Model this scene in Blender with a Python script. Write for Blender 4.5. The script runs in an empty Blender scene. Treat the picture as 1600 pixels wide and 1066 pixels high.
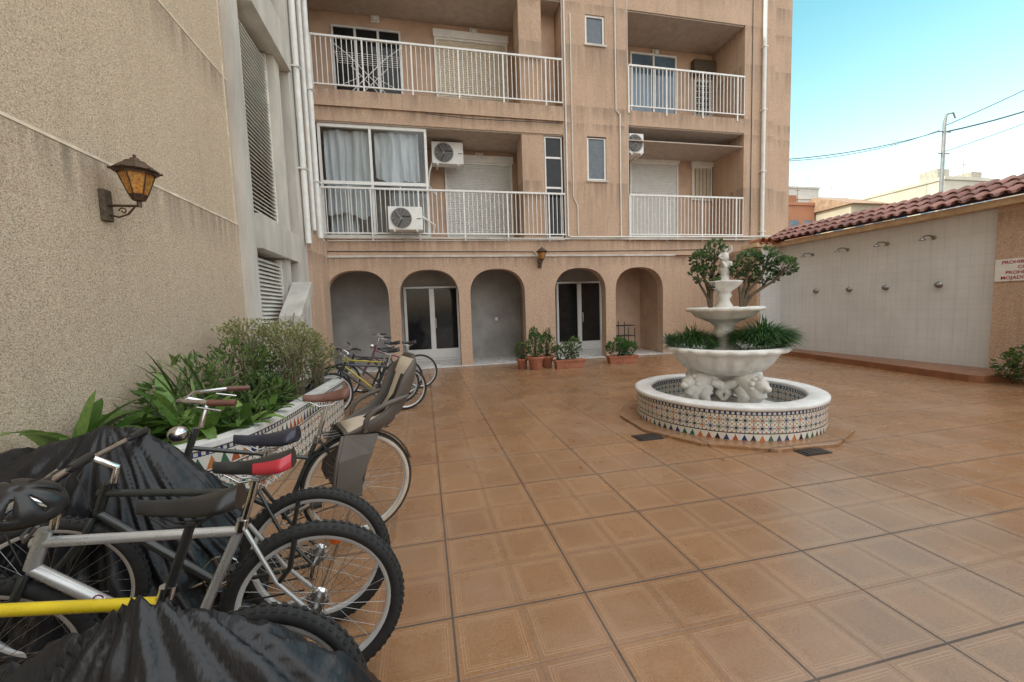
import bpy, math, random
from mathutils import Vector, Matrix, noise
random.seed(7)
SC=bpy.context.scene
COL=SC.collection
# ---------------------------------------------------------------- helpers
def parent(name, loc=(0,0,0), rot=(0,0,0)):
    o=bpy.data.objects.new(name,None); COL.objects.link(o); o.location=loc; o.rotation_euler=rot
    o.empty_display_size=.1
    return o
class B:
    def __init__(s): s.v=[];s.f=[];s.m=[];s.sm=[];s.sh=[];s.uv=[];s.M=None
    def add(s,vs,fs,mat=0,smooth=False,shade=0.5,uvs=None):
        n=len(s.v)
        if s.M is not None: vs=[s.M@Vector(v) for v in vs]
        s.v+= [tuple(v) for v in vs]
        for i,f in enumerate(fs):
            s.f.append([n+k for k in f]); s.m.append(mat); s.sm.append(smooth); s.sh.append(shade)
            s.uv.append([uvs[k] for k in f] if uvs else None)
    def box(s,x0,x1,y0,y1,z0,z1,mat=0,shade=.5):
        vs=[(x0,y0,z0),(x1,y0,z0),(x1,y1,z0),(x0,y1,z0),(x0,y0,z1),(x1,y0,z1),(x1,y1,z1),(x0,y1,z1)]
        s.add(vs,[(0,3,2,1),(4,5,6,7),(0,1,5,4),(1,2,6,5),(2,3,7,6),(3,0,4,7)],mat,False,shade)
    def obox(s,M,hx,hy,hz,mat=0,shade=.5):
        vs=[M@Vector((a*hx,b*hy,c*hz)) for a,b,c in [(-1,-1,-1),(1,-1,-1),(1,1,-1),(-1,1,-1),(-1,-1,1),(1,-1,1),(1,1,1),(-1,1,1)]]
        s.add(vs,[(0,3,2,1),(4,5,6,7),(0,1,5,4),(1,2,6,5),(2,3,7,6),(3,0,4,7)],mat,False,shade)
    def tube(s,pts,r,seg=8,mat=0,closed=False,cap=True,smooth=True,flat=1.0,up=None):
        pts=[Vector(p) for p in pts]; n=len(pts)
        rs=r if isinstance(r,(list,tuple)) else [r]*n
        vs=[];fs=[]
        ref=None
        for i,p in enumerate(pts):
            if closed: t=pts[(i+1)%n]-pts[i-1]
            elif i==0: t=pts[1]-pts[0]
            elif i==n-1: t=pts[-1]-pts[-2]
            else: t=pts[i+1]-pts[i-1]
            t.normalize()
            if up is not None: ref0=Vector(up)
            elif ref is None: ref0=Vector((0,0,1)) if abs(t.z)<.9 else Vector((1,0,0))
            else: ref0=ref
            a=ref0-t*ref0.dot(t)
            if a.length<1e-5: a=Vector((1,0,0))-t*t.x
            a.normalize(); ref=a; b=t.cross(a)
            for k in range(seg):
                th=2*math.pi*k/seg
                vs.append(p+a*math.cos(th)*rs[i]*flat+b*math.sin(th)*rs[i])
        m=n if closed else n-1
        for i in range(m):
            j=(i+1)%n
            for k in range(seg):
                l=(k+1)%seg
                fs.append((i*seg+k,i*seg+l,j*seg+l,j*seg+k))
        s.add(vs,fs,mat,smooth)
        if cap and not closed:
            s.add(vs[:seg],[tuple(range(seg))[::-1]],mat); s.add(vs[-seg:],[tuple(range(seg))],mat)
    def lathe(s,prof,c=(0,0,0),seg=32,mat=0,smooth=True,mod=None,axis='z',a0=0,uvlen=None):
        vs=[];fs=[];n=len(prof)
        uvs=[]
        for k in range(seg+1):
            th=2*math.pi*k/seg+a0
            for i,(r,z) in enumerate(prof):
                rr=r*(mod(th,i) if mod else 1)
                if axis=='z': vs.append((c[0]+rr*math.cos(th),c[1]+rr*math.sin(th),c[2]+z))
                elif axis=='y': vs.append((c[0]+rr*math.cos(th),c[1]+z,c[2]+rr*math.sin(th)))
                else: vs.append((c[0]+z,c[1]+rr*math.cos(th),c[2]+rr*math.sin(th)))
                uvs.append(((uvlen or 1)*k/seg,z))
        for k in range(seg):
            for i in range(n-1):
                fs.append((k*n+i,(k+1)*n+i,(k+1)*n+i+1,k*n+i+1))
        s.add(vs,fs,mat,smooth,.5,uvs)
    def sphere(s,c,r,mat=0,seg=12,rings=8,jit=0):
        vs=[];fs=[]
        rx,ry,rz=r if isinstance(r,(tuple,list)) else (r,r,r)
        for i in range(rings+1):
            ph=math.pi*i/rings
            for k in range(seg):
                th=2*math.pi*k/seg
                d=Vector((math.sin(ph)*math.cos(th),math.sin(ph)*math.sin(th),math.cos(ph)))
                q=1+(jit*noise.noise(d*2.3+Vector(c)*3) if jit else 0)
                vs.append((c[0]+d.x*rx*q,c[1]+d.y*ry*q,c[2]+d.z*rz*q))
        for i in range(rings):
            for k in range(seg):
                l=(k+1)%seg
                fs.append((i*seg+k,(i+1)*seg+k,(i+1)*seg+l,i*seg+l))
        s.add(vs,fs,mat,True)
    def build(s,name,mats,par=None,bevel=0,recalc=True):
        me=bpy.data.meshes.new(name); me.from_pydata(s.v,[],s.f); 
        for m in (mats if isinstance(mats,(list,tuple)) else [mats]): me.materials.append(m)
        me.polygons.foreach_set('material_index',s.m); me.polygons.foreach_set('use_smooth',s.sm)
        at=me.attributes.new('shade','FLOAT','FACE'); at.data.foreach_set('value',s.sh)
        if any(u is not None for u in s.uv):
            ul=me.uv_layers.new(name='UVMap'); 
            for p,u in zip(me.polygons,s.uv):
                if u:
                    for li,q in zip(p.loop_indices,u): ul.data[li].uv=q
        me.update()
        o=bpy.data.objects.new(name,me); COL.objects.link(o)
        if par is not None: o.parent=par
        if bevel:
            md=o.modifiers.new('bevel','BEVEL'); md.width=bevel; md.segments=2; md.limit_method='ANGLE'
        return o
# node helpers
def newmat(name):
    m=bpy.data.materials.new(name); m.use_nodes=True; nt=m.node_tree
    return m,nt,nt.nodes['Principled BSDF']
def L(nt,a,b): nt.links.new(a,b)
def setin(nt,sock,v):
    if hasattr(v,'is_linked') : nt.links.new(v,sock)
    else: sock.default_value=v
def M_(nt,op,a,b=None,c=None):
    n=nt.nodes.new('ShaderNodeMath'); n.operation=op
    setin(nt,n.inputs[0],a)
    if b is not None: setin(nt,n.inputs[1],b)
    if c is not None: setin(nt,n.inputs[2],c)
    return n.outputs[0]
def mix(nt,f,a,b,mode='MIX'):
    n=nt.nodes.new('ShaderNodeMix'); n.data_type='RGBA'; n.blend_type=mode
    setin(nt,n.inputs[0],f)
    for s_,v in ((n.inputs[6],a),(n.inputs[7],b)):
        if isinstance(v,tuple): s_.default_value=(v[0],v[1],v[2],1)
        else: nt.links.new(v,s_)
    return n.outputs[2]
def coords(nt,kind='Object'):
    return nt.nodes.new('ShaderNodeTexCoord').outputs[kind]
def nz(nt,scale,detail=4,vec=None,rough=.55,stretch=None):
    if vec is None: vec=coords(nt)
    if stretch:
        mp=nt.nodes.new('ShaderNodeMapping'); L(nt,vec,mp.inputs[0]); mp.inputs['Scale'].default_value=stretch; vec=mp.outputs[0]
    n=nt.nodes.new('ShaderNodeTexNoise'); n.inputs['Scale'].default_value=scale; n.inputs['Detail'].default_value=detail; n.inputs['Roughness'].default_value=rough
    L(nt,vec,n.inputs['Vector']); return n.outputs['Fac']
def mr(nt,v,a,b,c=0.,d=1.):
    n=nt.nodes.new('ShaderNodeMapRange'); L(nt,v,n.inputs[0]); n.inputs[1].default_value=a;n.inputs[2].default_value=b;n.inputs[3].default_value=c;n.inputs[4].default_value=d
    return n.outputs[0]
def bump(nt,p,h,strength=.3,dist=.01):
    n=nt.nodes.new('ShaderNodeBump'); n.inputs['Strength'].default_value=strength; n.inputs['Distance'].default_value=dist
    L(nt,h,n.inputs['Height']); L(nt,n.outputs[0],p.inputs['Normal'])
def simple(name,col,rough=.5,metal=0,var=.15,vs=6,bs=0,bscale=40,spec=.5,coat=0,stretch=None):
    m,nt,p=newmat(name)
    f=nz(nt,vs,5,stretch=stretch)
    f=mr(nt,f,.3,.7)
    c=mix(nt,f,tuple(x*(1-var) for x in col),tuple(min(1,x*(1+var)) for x in col))
    L(nt,c,p.inputs['Base Color']); p.inputs['Metallic'].default_value=metal
    g=nz(nt,vs*2.3,3); L(nt,mr(nt,g,.3,.7,max(0.02,rough-.07),min(1,rough+.07)),p.inputs['Roughness'])
    p.inputs['Specular IOR Level'].default_value=spec
    if coat: p.inputs['Coat Weight'].default_value=coat
    if bs: bump(nt,p,nz(nt,bscale,3),bs,.005)
    return m
def pebble(name,c1,c2,stain=.25,bs=.5,bands=()):
    m,nt,p=newmat(name)
    co=coords(nt)
    a=nz(nt,75,3,co,.7); a=mr(nt,a,.36,.64)
    v=nt.nodes.new('ShaderNodeTexVoronoi'); v.inputs['Scale'].default_value=120; L(nt,co,v.inputs['Vector'])
    sp=mr(nt,v.outputs['Distance'],.1,.5)
    sep=nt.nodes.new('ShaderNodeSeparateColor'); L(nt,v.outputs['Color'],sep.inputs[0])
    c=mix(nt,a,c1,c2)
    c=mix(nt,M_(nt,'MULTIPLY',M_(nt,'GREATER_THAN',sep.outputs[0],.82),.5),c,tuple(x*.45 for x in c1))
    c=mix(nt,M_(nt,'MULTIPLY',M_(nt,'GREATER_THAN',sep.outputs[1],.85),.5),c,tuple(min(.85,x*1.4) for x in c2))
    st=mr(nt,nz(nt,.9,6,co,.6,(1,1,.35)),.42,.7)
    c=mix(nt,M_(nt,'MULTIPLY',st,stain),c,tuple(x*.6 for x in c1))
    st2=mr(nt,nz(nt,2.2,6,co,.65,(3,3,.25)),.52,.75)
    c=mix(nt,M_(nt,'MULTIPLY',st2,stain),c,tuple(x*.5 for x in c1))
    if bands:   # rain grime below ledges: (top z, length)
        s=nt.nodes.new('ShaderNodeSeparateXYZ'); L(nt,co,s.inputs[0]); z=s.outputs[2]
        streak=mr(nt,nz(nt,1.0,6,co,.7,(7,7,.35)),.40,.62)
        tot=None
        for zt,ln in bands:
            k=M_(nt,'MULTIPLY',mr(nt,z,zt-ln,zt,0,1),M_(nt,'LESS_THAN',z,zt+.004))
            tot=k if tot is None else M_(nt,'MAXIMUM',tot,k)
        c=mix(nt,M_(nt,'MULTIPLY',M_(nt,'MULTIPLY',tot,streak),.62),c,(.17,.13,.10))
    L(nt,c,p.inputs['Base Color']); p.inputs['Roughness'].default_value=.92
    bump(nt,p,M_(nt,'ADD',a,sp),bs,.004)
    return m
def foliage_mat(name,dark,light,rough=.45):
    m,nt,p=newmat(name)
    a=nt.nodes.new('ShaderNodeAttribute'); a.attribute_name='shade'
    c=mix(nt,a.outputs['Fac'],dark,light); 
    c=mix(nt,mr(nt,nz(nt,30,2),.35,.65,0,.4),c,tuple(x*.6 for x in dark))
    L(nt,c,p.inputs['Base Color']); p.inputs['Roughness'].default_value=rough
    p.inputs['Specular IOR Level'].default_value=.4
    t=nt.nodes.new('ShaderNodeBsdfTranslucent'); L(nt,c,t.inputs[0]); x=nt.nodes.new('ShaderNodeMixShader'); x.inputs[0].default_value=.28
    L(nt,p.outputs[0],x.inputs[1]); L(nt,t.outputs[0],x.inputs[2]); L(nt,x.outputs[0],nt.nodes['Material Output'].inputs[0])
    return m
# ---------------------------------------------------------------- materials
WALL=pebble('pebbledash',(.48,.325,.225),(.63,.455,.335),.34,.5,((2.88,.35),(3.36,.42),(6.50,.30),(6.88,.36),(6.95,.38),(9.61,.3),(10.4,.5),(4.93,.9),(8.53,.9)))
WALL2=pebble('pebbledash_side',(.56,.42,.295),(.72,.565,.42),.18,.8,((2.85,.5),(4.88,.5)))
PLAST=simple('recess_plaster',(.53,.37,.27),.9,var=.14,vs=2,bs=.2)
PINK=simple('ceiling_plaster',(.47,.40,.34),.9,var=.14)
CONC=simple('concrete_light',(.54,.51,.46),.9,var=.22,vs=1.5,bs=.3,stretch=(2,2,.5))
GREY=simple('grey_render',(.33,.32,.305),.9,var=.25,vs=1.4,bs=.4,bscale=15)
WHITE=simple('white_paint',(.78,.78,.76),.45,var=.07)
PVC=simple('white_pipe',(.74,.74,.71),.4,var=.1)
ALU=simple('aluminium_frame',(.66,.66,.65),.35,metal=.2,var=.05)
SHUT=simple('shutter_cream',(.66,.59,.47),.5,var=.08)
SHUTW=simple('shutter_white',(.66,.67,.65),.5,var=.07)
DGL=simple('dark_glass',(.015,.016,.018),.05,var=.3,spec=.3)
BGL=simple('blue_glass',(.10,.16,.22),.08,var=.4,vs=1.5,spec=.7)
FROST=simple('frosted_glass',(.10,.125,.145),.25,var=.15)
BLACK=simple('black_metal',(.02,.02,.02),.35,var=.2)
RUB=simple('tyre_rubber',(.020,.020,.020),.75,var=.3,vs=30)
CHROME=simple('chrome',(.65,.65,.65),.2,metal=1,var=.1,vs=12)
STEEL=simple('spoke_steel',(.45,.45,.45),.3,metal=1,var=.1)
TERRA=simple('terracotta',(.38,.15,.085),.8,var=.25,vs=8,bs=.2)
SOIL=simple('soil',(.05,.035,.022),.95,var=.4,vs=20,bs=1,bscale=30)
RUST=simple('aged_wood',(.10,.075,.05),.85,var=.4,vs=20,bs=.5)
MARBLE=simple('marble_floor',(.60,.59,.57),.3,var=.12,vs=2)
FOUNT=simple('fountain_stone',(.73,.72,.68),.75,var=.16,vs=7,bs=.7,bscale=45)
WATER=simple('basin_floor',(.36,.39,.40),.25,var=.35,vs=3)
LEAF1=foliage_mat('bush_leaves',(.03,.07,.018),(.20,.30,.08))
LEAF2=foliage_mat('light_shrub_leaves',(.08,.11,.04),(.46,.45,.21))
LEAF3=foliage_mat('jade_leaves',(.035,.08,.028),(.18,.30,.11),.3)
LEAF4=foliage_mat('fern_leaves',(.025,.08,.022),(.13,.30,.07))
LEAF5=foliage_mat('broad_leaves',(.05,.12,.02),(.25,.40,.09),.35)
BARK=simple('bark',(.12,.09,.06),.9,var=.3,vs=30,bs=.5)
def floor_mat():
    m,nt,p=newmat('courtyard_tiles')
    g=nt.nodes.new('ShaderNodeNewGeometry'); s=nt.nodes.new('ShaderNodeSeparateXYZ'); L(nt,g.outputs['Position'],s.inputs[0])
    x,y=s.outputs[0],s.outputs[1]
    T=.345
    def cell(v,o,t):
        q=M_(nt,'DIVIDE',M_(nt,'SUBTRACT',v,o),t); fr=M_(nt,'FRACT',q); fl=M_(nt,'FLOOR',q)
        return M_(nt,'MINIMUM',fr,M_(nt,'SUBTRACT',1.,fr)),fl
    ax,ix=cell(x,.065,T); ay,iy=cell(y,1.2,T)
    bx,_=cell(x,.065,2*T); by,_=cell(y,1.2,2*T)
    e=M_(nt,'MINIMUM',ax,ay); em=M_(nt,'MINIMUM',bx,by)
    grout=mr(nt,e,.004,.010,1,0); major=mr(nt,em,.0052,.0095,1,0)
    def ring(a,b):
        return M_(nt,'MULTIPLY',M_(nt,'GREATER_THAN',e,a),M_(nt,'LESS_THAN',e,b))
    rg=M_(nt,'ADD',ring(.075,.092),M_(nt,'ADD',ring(.115,.128),ring(.150,.158)))
    cv=nt.nodes.new('ShaderNodeCombineXYZ'); L(nt,ix,cv.inputs[0]); L(nt,iy,cv.inputs[1])
    wn=nt.nodes.new('ShaderNodeTexWhiteNoise'); wn.noise_dimensions='2D'; L(nt,cv.outputs[0],wn.inputs['Vector'])
    n1=mr(nt,nz(nt,2.0,6,g.outputs['Position'],.65),.3,.7); n2=mr(nt,nz(nt,70,4,g.outputs['Position'],.7),.35,.65)
    n3=mr(nt,nz(nt,160,3,g.outputs['Position'],.8),.42,.62)
    c=mix(nt,n1,(.25,.12,.052),(.36,.18,.083))
    c=mix(nt,M_(nt,'MULTIPLY',n2,.5),c,(.48,.28,.14))
    c=mix(nt,M_(nt,'MULTIPLY',n3,.5),c,(.15,.075,.036))
    c=mix(nt,M_(nt,'MULTIPLY',wn.outputs['Value'],.35),c,(.18,.095,.05))
    c=mix(nt,M_(nt,'MULTIPLY',rg,.36),c,(.52,.34,.20))
    c=mix(nt,M_(nt,'MULTIPLY',grout,.75),c,(.18,.115,.075))
    c=mix(nt,M_(nt,'MULTIPLY',major,.95),c,(.045,.030,.022))
    dirt=mr(nt,nz(nt,.7,7,g.outputs['Position'],.7),.48,.75)
    c=mix(nt,M_(nt,'MULTIPLY',dirt,.30),c,(.42,.34,.26))
    spots=mr(nt,nz(nt,6,5,g.outputs['Position'],.75),.62,.72)
    c=mix(nt,M_(nt,'MULTIPLY',spots,.4),c,(.12,.075,.05))
    L(nt,c,p.inputs['Base Color'])
    r=M_(nt,'ADD',mr(nt,n1,0,1,.14,.30),M_(nt,'MULTIPLY',wn.outputs['Value'],.10))
    r=M_(nt,'ADD',r,M_(nt,'MULTIPLY',M_(nt,'MAXIMUM',grout,major),.4))
    r=M_(nt,'ADD',r,M_(nt,'MULTIPLY',dirt,.18))
    L(nt,r,p.inputs['Roughness']); p.inputs['Specular IOR Level'].default_value=.85
    h=M_(nt,'SUBTRACT',M_(nt,'MULTIPLY',n2,.10),M_(nt,'ADD',M_(nt,'MAXIMUM',grout,major),M_(nt,'MULTIPLY',rg,-.12)))
    h=M_(nt,'ADD',h,M_(nt,'MULTIPLY',nz(nt,9,2,g.outputs['Position']),.3))
    bump(nt,p,h,.35,.004)
    return m
FLOOR=floor_mat()
def mosaic(name,top,cell=.075,tri=.10,tritop=False,tw=.08):
    m,nt,p=newmat(name)
    uv=nt.nodes.new('ShaderNodeUVMap'); s=nt.nodes.new('ShaderNodeSeparateXYZ'); L(nt,uv.outputs[0],s.inputs[0]); u,v=s.outputs[0],s.outputs[1]
    def fr(a,t,o=0):
        q=M_(nt,'DIVIDE',M_(nt,'SUBTRACT',a,o),t); return M_(nt,'FRACT',q),M_(nt,'FLOOR',q)
    def wn(a,b):
        cv=nt.nodes.new('ShaderNodeCombineXYZ'); L(nt,a,cv.inputs[0]); L(nt,b,cv.inputs[1])
        w=nt.nodes.new('ShaderNodeTexWhiteNoise'); w.noise_dimensions='2D'; L(nt,cv.outputs[0],w.inputs['Vector']); return w.outputs['Value']
    def pal(f):
        r=nt.nodes.new('ShaderNodeValToRGB'); r.color_ramp.interpolation='CONSTANT'; e=r.color_ramp.elements
        cs=[(.015,.03,.13),(.015,.11,.06),(.50,.17,.04),(.015,.015,.02),(.36,.08,.03)]
        e[0].color=(*cs[0],1); e[1].position=.25; e[1].color=(*cs[1],1)
        for i,c in enumerate(cs[2:]):
            k=e.new(.45+.2*i); k.color=(*c,1)
        L(nt,f,r.inputs[0]); return r.outputs[0]
    W=(.68,.66,.60)
    t0=top-.06-tri if tritop else 0.
    fu,iu=fr(u,cell); fv,iv=fr(v,cell,0 if tritop else tri+.02)
    ax=M_(nt,'ABSOLUTE',M_(nt,'SUBTRACT',fu,.5)); ay=M_(nt,'ABSOLUTE',M_(nt,'SUBTRACT',fv,.5))
    ch=M_(nt,'MAXIMUM',ax,ay); mn=M_(nt,'ADD',ax,ay)
    star=M_(nt,'MINIMUM',ch,M_(nt,'MULTIPLY',mn,.7071))
    col=pal(wn(iu,iv))
    c=mix(nt,M_(nt,'LESS_THAN',star,.17),W,col)
    line=M_(nt,'MULTIPLY',M_(nt,'GREATER_THAN',star,.245),M_(nt,'LESS_THAN',star,.30))
    c=mix(nt,line,c,(.03,.03,.035))
    c=mix(nt,M_(nt,'GREATER_THAN',mn,.84),c,(.45,.20,.05))
    dm=M_(nt,'MULTIPLY',M_(nt,'GREATER_THAN',ch,.42),M_(nt,'LESS_THAN',M_(nt,'MINIMUM',ax,ay),.07))
    c=mix(nt,dm,c,(.02,.06,.05))
    tf,ti=fr(u,tw); tv=M_(nt,'DIVIDE',M_(nt,'SUBTRACT',v,t0+.010),tri-.015)
    ta=M_(nt,'MULTIPLY',M_(nt,'ABSOLUTE',M_(nt,'SUBTRACT',tf,.5)),2.15)
    tri_m=M_(nt,'MULTIPLY',M_(nt,'LESS_THAN',ta,M_(nt,'SUBTRACT',1.,tv)),M_(nt,'GREATER_THAN',tv,0.))
    tc=mix(nt,tri_m,W,pal(wn(ti,M_(nt,'MULTIPLY',ti,1.7))))
    def band(a,b): return M_(nt,'MULTIPLY',M_(nt,'GREATER_THAN',v,a),M_(nt,'LESS_THAN',v,b))
    c=mix(nt,band(t0-.001,t0+tri),c,tc)
    q=t0-.012 if tritop else tri
    c=mix(nt,band(q,q+.012),c,(.02,.025,.05))
    kf,_=fr(u,.05); key=M_(nt,'GREATER_THAN',kf,.45)
    kc=mix(nt,key,(.015,.03,.14),(.6,.6,.55))
    c=mix(nt,band(top-.05,top-.022),c,kc)
    c=mix(nt,band(top-.058,top-.05),c,(.02,.03,.06)); c=mix(nt,band(top-.022,top-.014),c,(.02,.03,.06))
    c=mix(nt,M_(nt,'GREATER_THAN',v,top-.014),c,(.68,.66,.61))
    jf,_=fr(u,.15); jm=M_(nt,'LESS_THAN',jf,.012)
    c=mix(nt,M_(nt,'MULTIPLY',jm,.6),c,(.25,.23,.2))
    c=mix(nt,M_(nt,'MULTIPLY',mr(nt,nz(nt,5,5),.45,.75),.35),c,(.30,.25,.19))
    L(nt,c,p.inputs['Base Color']); p.inputs['Roughness'].default_value=.25
    bump(nt,p,nz(nt,20,2),.1,.003)
    return m
MOS_F=mosaic('fountain_mosaic',.36,.082,.105,False,.085); MOS_P=mosaic('planter_mosaic',.53,.11,.12,True,.09)
def wtile():
    m,nt,p=newmat('white_wall_tiles')
    g=nt.nodes.new('ShaderNodeNewGeometry'); s=nt.nodes.new('ShaderNodeSeparateXYZ'); L(nt,g.outputs['Position'],s.inputs[0])
    hv=M_(nt,'ADD',s.outputs[0],s.outputs[1])
    def e(v,t):
        f=M_(nt,'FRACT',M_(nt,'DIVIDE',v,t)); return M_(nt,'MINIMUM',f,M_(nt,'SUBTRACT',1.,f))
    g1=mr(nt,M_(nt,'MINIMUM',e(hv,.2),e(s.outputs[2],.2)),.008,.022,1,0)
    c=mix(nt,mr(nt,nz(nt,1.2,6),.35,.7),(.73,.75,.76),(.63,.65,.65))
    c=mix(nt,M_(nt,'MULTIPLY',g1,.45),c,(.44,.43,.40))
    c=mix(nt,M_(nt,'MULTIPLY',mr(nt,nz(nt,3,6,stretch=(4,4,.3)),.5,.75),.2),c,(.38,.35,.30))
    L(nt,c,p.inputs['Base Color']); p.inputs['Roughness'].default_value=.3
    bump(nt,p,M_(nt,'SUBTRACT',0.,g1),.25,.003)
    return m
WTILE=wtile()
def glass():
    m,nt,p=newmat('window_glass'); nt.nodes.remove(p)
    t=nt.nodes.new('ShaderNodeBsdfTransparent'); t.inputs[0].default_value=(.93,.95,.95,1)
    g=nt.nodes.new('ShaderNodeBsdfGlossy'); g.inputs['Roughness'].default_value=.03
    lw=nt.nodes.new('ShaderNodeLayerWeight'); lw.inputs[0].default_value=.35
    x=nt.nodes.new('ShaderNodeMixShader'); L(nt,mr(nt,lw.outputs['Fresnel'],0,1,.02,.3),x.inputs[0]); L(nt,t.outputs[0],x.inputs[1]); L(nt,g.outputs[0],x.inputs[2])
    L(nt,x.outputs[0],nt.nodes['Material Output'].inputs[0]); return m
GLASS=glass()
def amber():
    m,nt,p=newmat('amber_glass'); L(nt,mix(nt,mr(nt,nz(nt,40,3),.35,.65),(.50,.18,.03),(.80,.42,.10)),p.inputs['Base Color'])
    p.inputs['Roughness'].default_value=.25; p.inputs['Transmission Weight'].default_value=.3; return m
AMBER=amber()
CURT=simple('curtain_fabric',(.60,.62,.65),.9,var=.16,vs=3,stretch=(5,5,.5))
# ---------------------------------------------------------------- ground
b=B(); b.box(-400,500,-300,600,-.4,-.02); b.build('ground',simple('surrounding_ground',(.18,.16,.14),.9,var=.2,vs=.3))
b=B(); b.add([(-3,-14,0),(14,-14,0),(14,12,0),(-3,12,0)],[(0,1,2,3)]); b.build('courtyard_pavement',FLOOR)
for dx,dy in ((2.4,4.03),(3.66,3.17)):
    P=parent('floor_drain' ,(dx,dy,0.0),(0,0,0)); b=B()
    b.box(-.15,.15,-.1,.1,.003,.008,0)
    for i in range(6): b.box(-.12,.12,-.085+i*.03,-.072+i*.03,.008,.014,1)
    b.build('drain_grate',[BLACK,simple('drain_iron',(.10,.09,.08),.5,metal=.7)],P)
# ---------------------------------------------------------------- main building
BLD=parent('apartment_building')
FY=10.8
b=B()
ZT=14.0
AY0,AY1=10.70,11.0; top=2.92
arches=[(-2.32,-.84),(-.57,.93),(1.23,2.72),(3.57,5.09),(5.39,6.90)]
edges=[-2.6]
for a,c in arches: edges+= [a,c]
edges.append(7.27)
for i in range(0,len(edges),2):
    b.box(edges[i],edges[i+1],AY0,AY1,0,top)
for a,c in arches:
    N=24; cx=(a+c)/2; hw=(c-a)/2; zs=1.86; zt=2.57
    pts=[]
    for i in range(N+1):
        th=math.pi-math.pi*i/N
        cc,ss=math.cos(th),math.sin(th)
        e=.82
        pts.append((cx+hw*math.copysign(abs(cc)**e,cc),zs+(zt-zs)*abs(ss)**e))
    pts[0]=(a,zs);pts[-1]=(c,zs)
    for i in range(N):
        (x0,z0),(x1,z1)=pts[i],pts[i+1]
        b.add([(x0,AY0,z0),(x1,AY0,z1),(x1,AY0,top),(x0,AY0,top)],[(0,1,2,3)])
        b.add([(x0,AY1,z0),(x1,AY1,z1),(x1,AY1,top),(x0,AY1,top)],[(3,2,1,0)])
        b.add([(x0,AY0,z0),(x1,AY0,z1),(x1,AY1,z1),(x0,AY1,z0)],[(3,2,1,0)],0,True)
    b.add([(a,AY0,top),(c,AY0,top),(c,AY1,top),(a,AY1,top)],[(0,1,2,3)])
b.build('arcade_wall',WALL,BLD)
b=B()
b.box(-2.6,11.5,FY,12.2,2.925,3.40)
b.box(7.27,9.28,10.9,11.2,0,2.92)
b.box(-2.6,3.97,FY,12.2,6.17,6.50); b.box(-2.6,3.97,FY-.05,12.2,6.503,6.88)
b.box(-2.6,3.97,FY,12.2,9.62,10.0); b.box(-2.6,3.97,FY-.05,12.2,10.003,10.4)
b.box(5.88,9.70,FY,12.2,6.54,6.95); b.box(5.88,9.70,FY,12.2,9.61,10.4)
b.box(3.973,4.64,FY,12.2,3.403,ZT); b.box(5.21,5.877,FY,12.2,3.403,ZT)
for z0,z1 in ((3.403,4.99),(6.17,8.59),(9.35,ZT)): b.box(4.643,5.207,FY+.0,12.2,z0,z1)
b.box(9.703,10.78,FY,20,3.403,ZT); b.box(10.783,11.6,FY+.22,20,3.403,ZT); b.box(9.3,11.5,FY,20,0,2.92)
b.box(2.79,3.41,FY+.04,11.4,3.403,6.167); b.box(2.79,3.41,FY+.04,11.4,6.883,9.617)
b.box(2.95,3.3,11.4,12.2,3.403,6.167); b.box(2.95,3.3,11.4,12.2,6.883,9.617)
b.box(-2.6,3.97,FY,12.2,11.4,ZT); b.box(5.88,9.70,FY,12.2,11.4,ZT)
b.build('facade_walls',WALL,BLD)
b=B(); b.box(-2.6,9.7,12.203,20,3.403,ZT); b.build('recess_walls',PLAST,BLD)
b=B(); b.box(-2.6,9.7,FY+.03,12.19,6.14,6.168); b.box(5.9,9.69,FY+.03,12.19,6.51,6.538); b.box(-2.6,3.96,FY+.03,12.19,9.59,9.618); b.box(5.9,9.69,FY+.03,12.19,9.58,9.608);b.build('balcony_ceilings',PINK,BLD)
b=B(); b.box(-2.9,9.3,12.2,12.5,0,2.92); b.box(2.95,3.2,11.0,12.2,0,2.92); b.build('arcade_back_wall',GREY,BLD)
b=B(); b.box(-2.6,7.25,11.003,12.197,2.75,2.92); b.build('arcade_ceiling',PINK,BLD)
b=B(); b.box(7.0,7.25,11.0,12.2,0,2.75); b.box(5.95,7.0,12.16,12.199,0,2.75);b.build('arcade_end_wall',PLAST,BLD)
b=B(); b.box(-2.6,7.27,10.66,12.2,0.004,.035); b.build('arcade_floor',MARBLE,BLD,.005)
b=B(); 
for x,z in ((3.97,0),(5.88,0)): b.box(x-.012,x+.012,FY-.006,FY,3.40,ZT)
b.box(-2.3,10.75,FY-.05,FY,3.36,3.40); b.box(-2.25,7.30,10.67,10.7,2.885,2.935)
b.build('facade_trim',CONC,BLD)
def railing(par,x0,x1,zb,zt,y=FY-.02,nm='balcony_railing'):
    b=B(); b.box(x0,x1,y-.025,y+.025,zt-.045,zt); b.box(x0,x1,y-.015,y+.015,zb+.06,zb+.09)
    n=int((x1-x0)/.115); 
    for i in range(n+1):
        x=x0+(x1-x0)*i/n; w=.018 if i%10==0 else .008
        b.box(x-w,x+w,y-w,y+w,zb-(.12 if w>.01 else -.06),zt-.04)
    b.build(nm,WHITE,par)
railing(BLD,-2.30,3.95,3.42,4.61); railing(BLD,-2.30,3.95,6.92,8.12); railing(BLD,5.90,9.68,3.44,4.64); railing(BLD,5.90,9.68,6.98,8.16)
def frame(b,x0,x1,z0,z1,y,w=.05,d=.05,mat=0):
    b.box(x0,x1,y-d,y,z0,z0+w,mat); b.box(x0,x1,y-d,y,z1-w,z1,mat); b.box(x0,x0+w,y-d,y,z0+w,z1-w,mat); b.box(x1-w,x1,y-d,y,z0+w,z1-w,mat)
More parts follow.
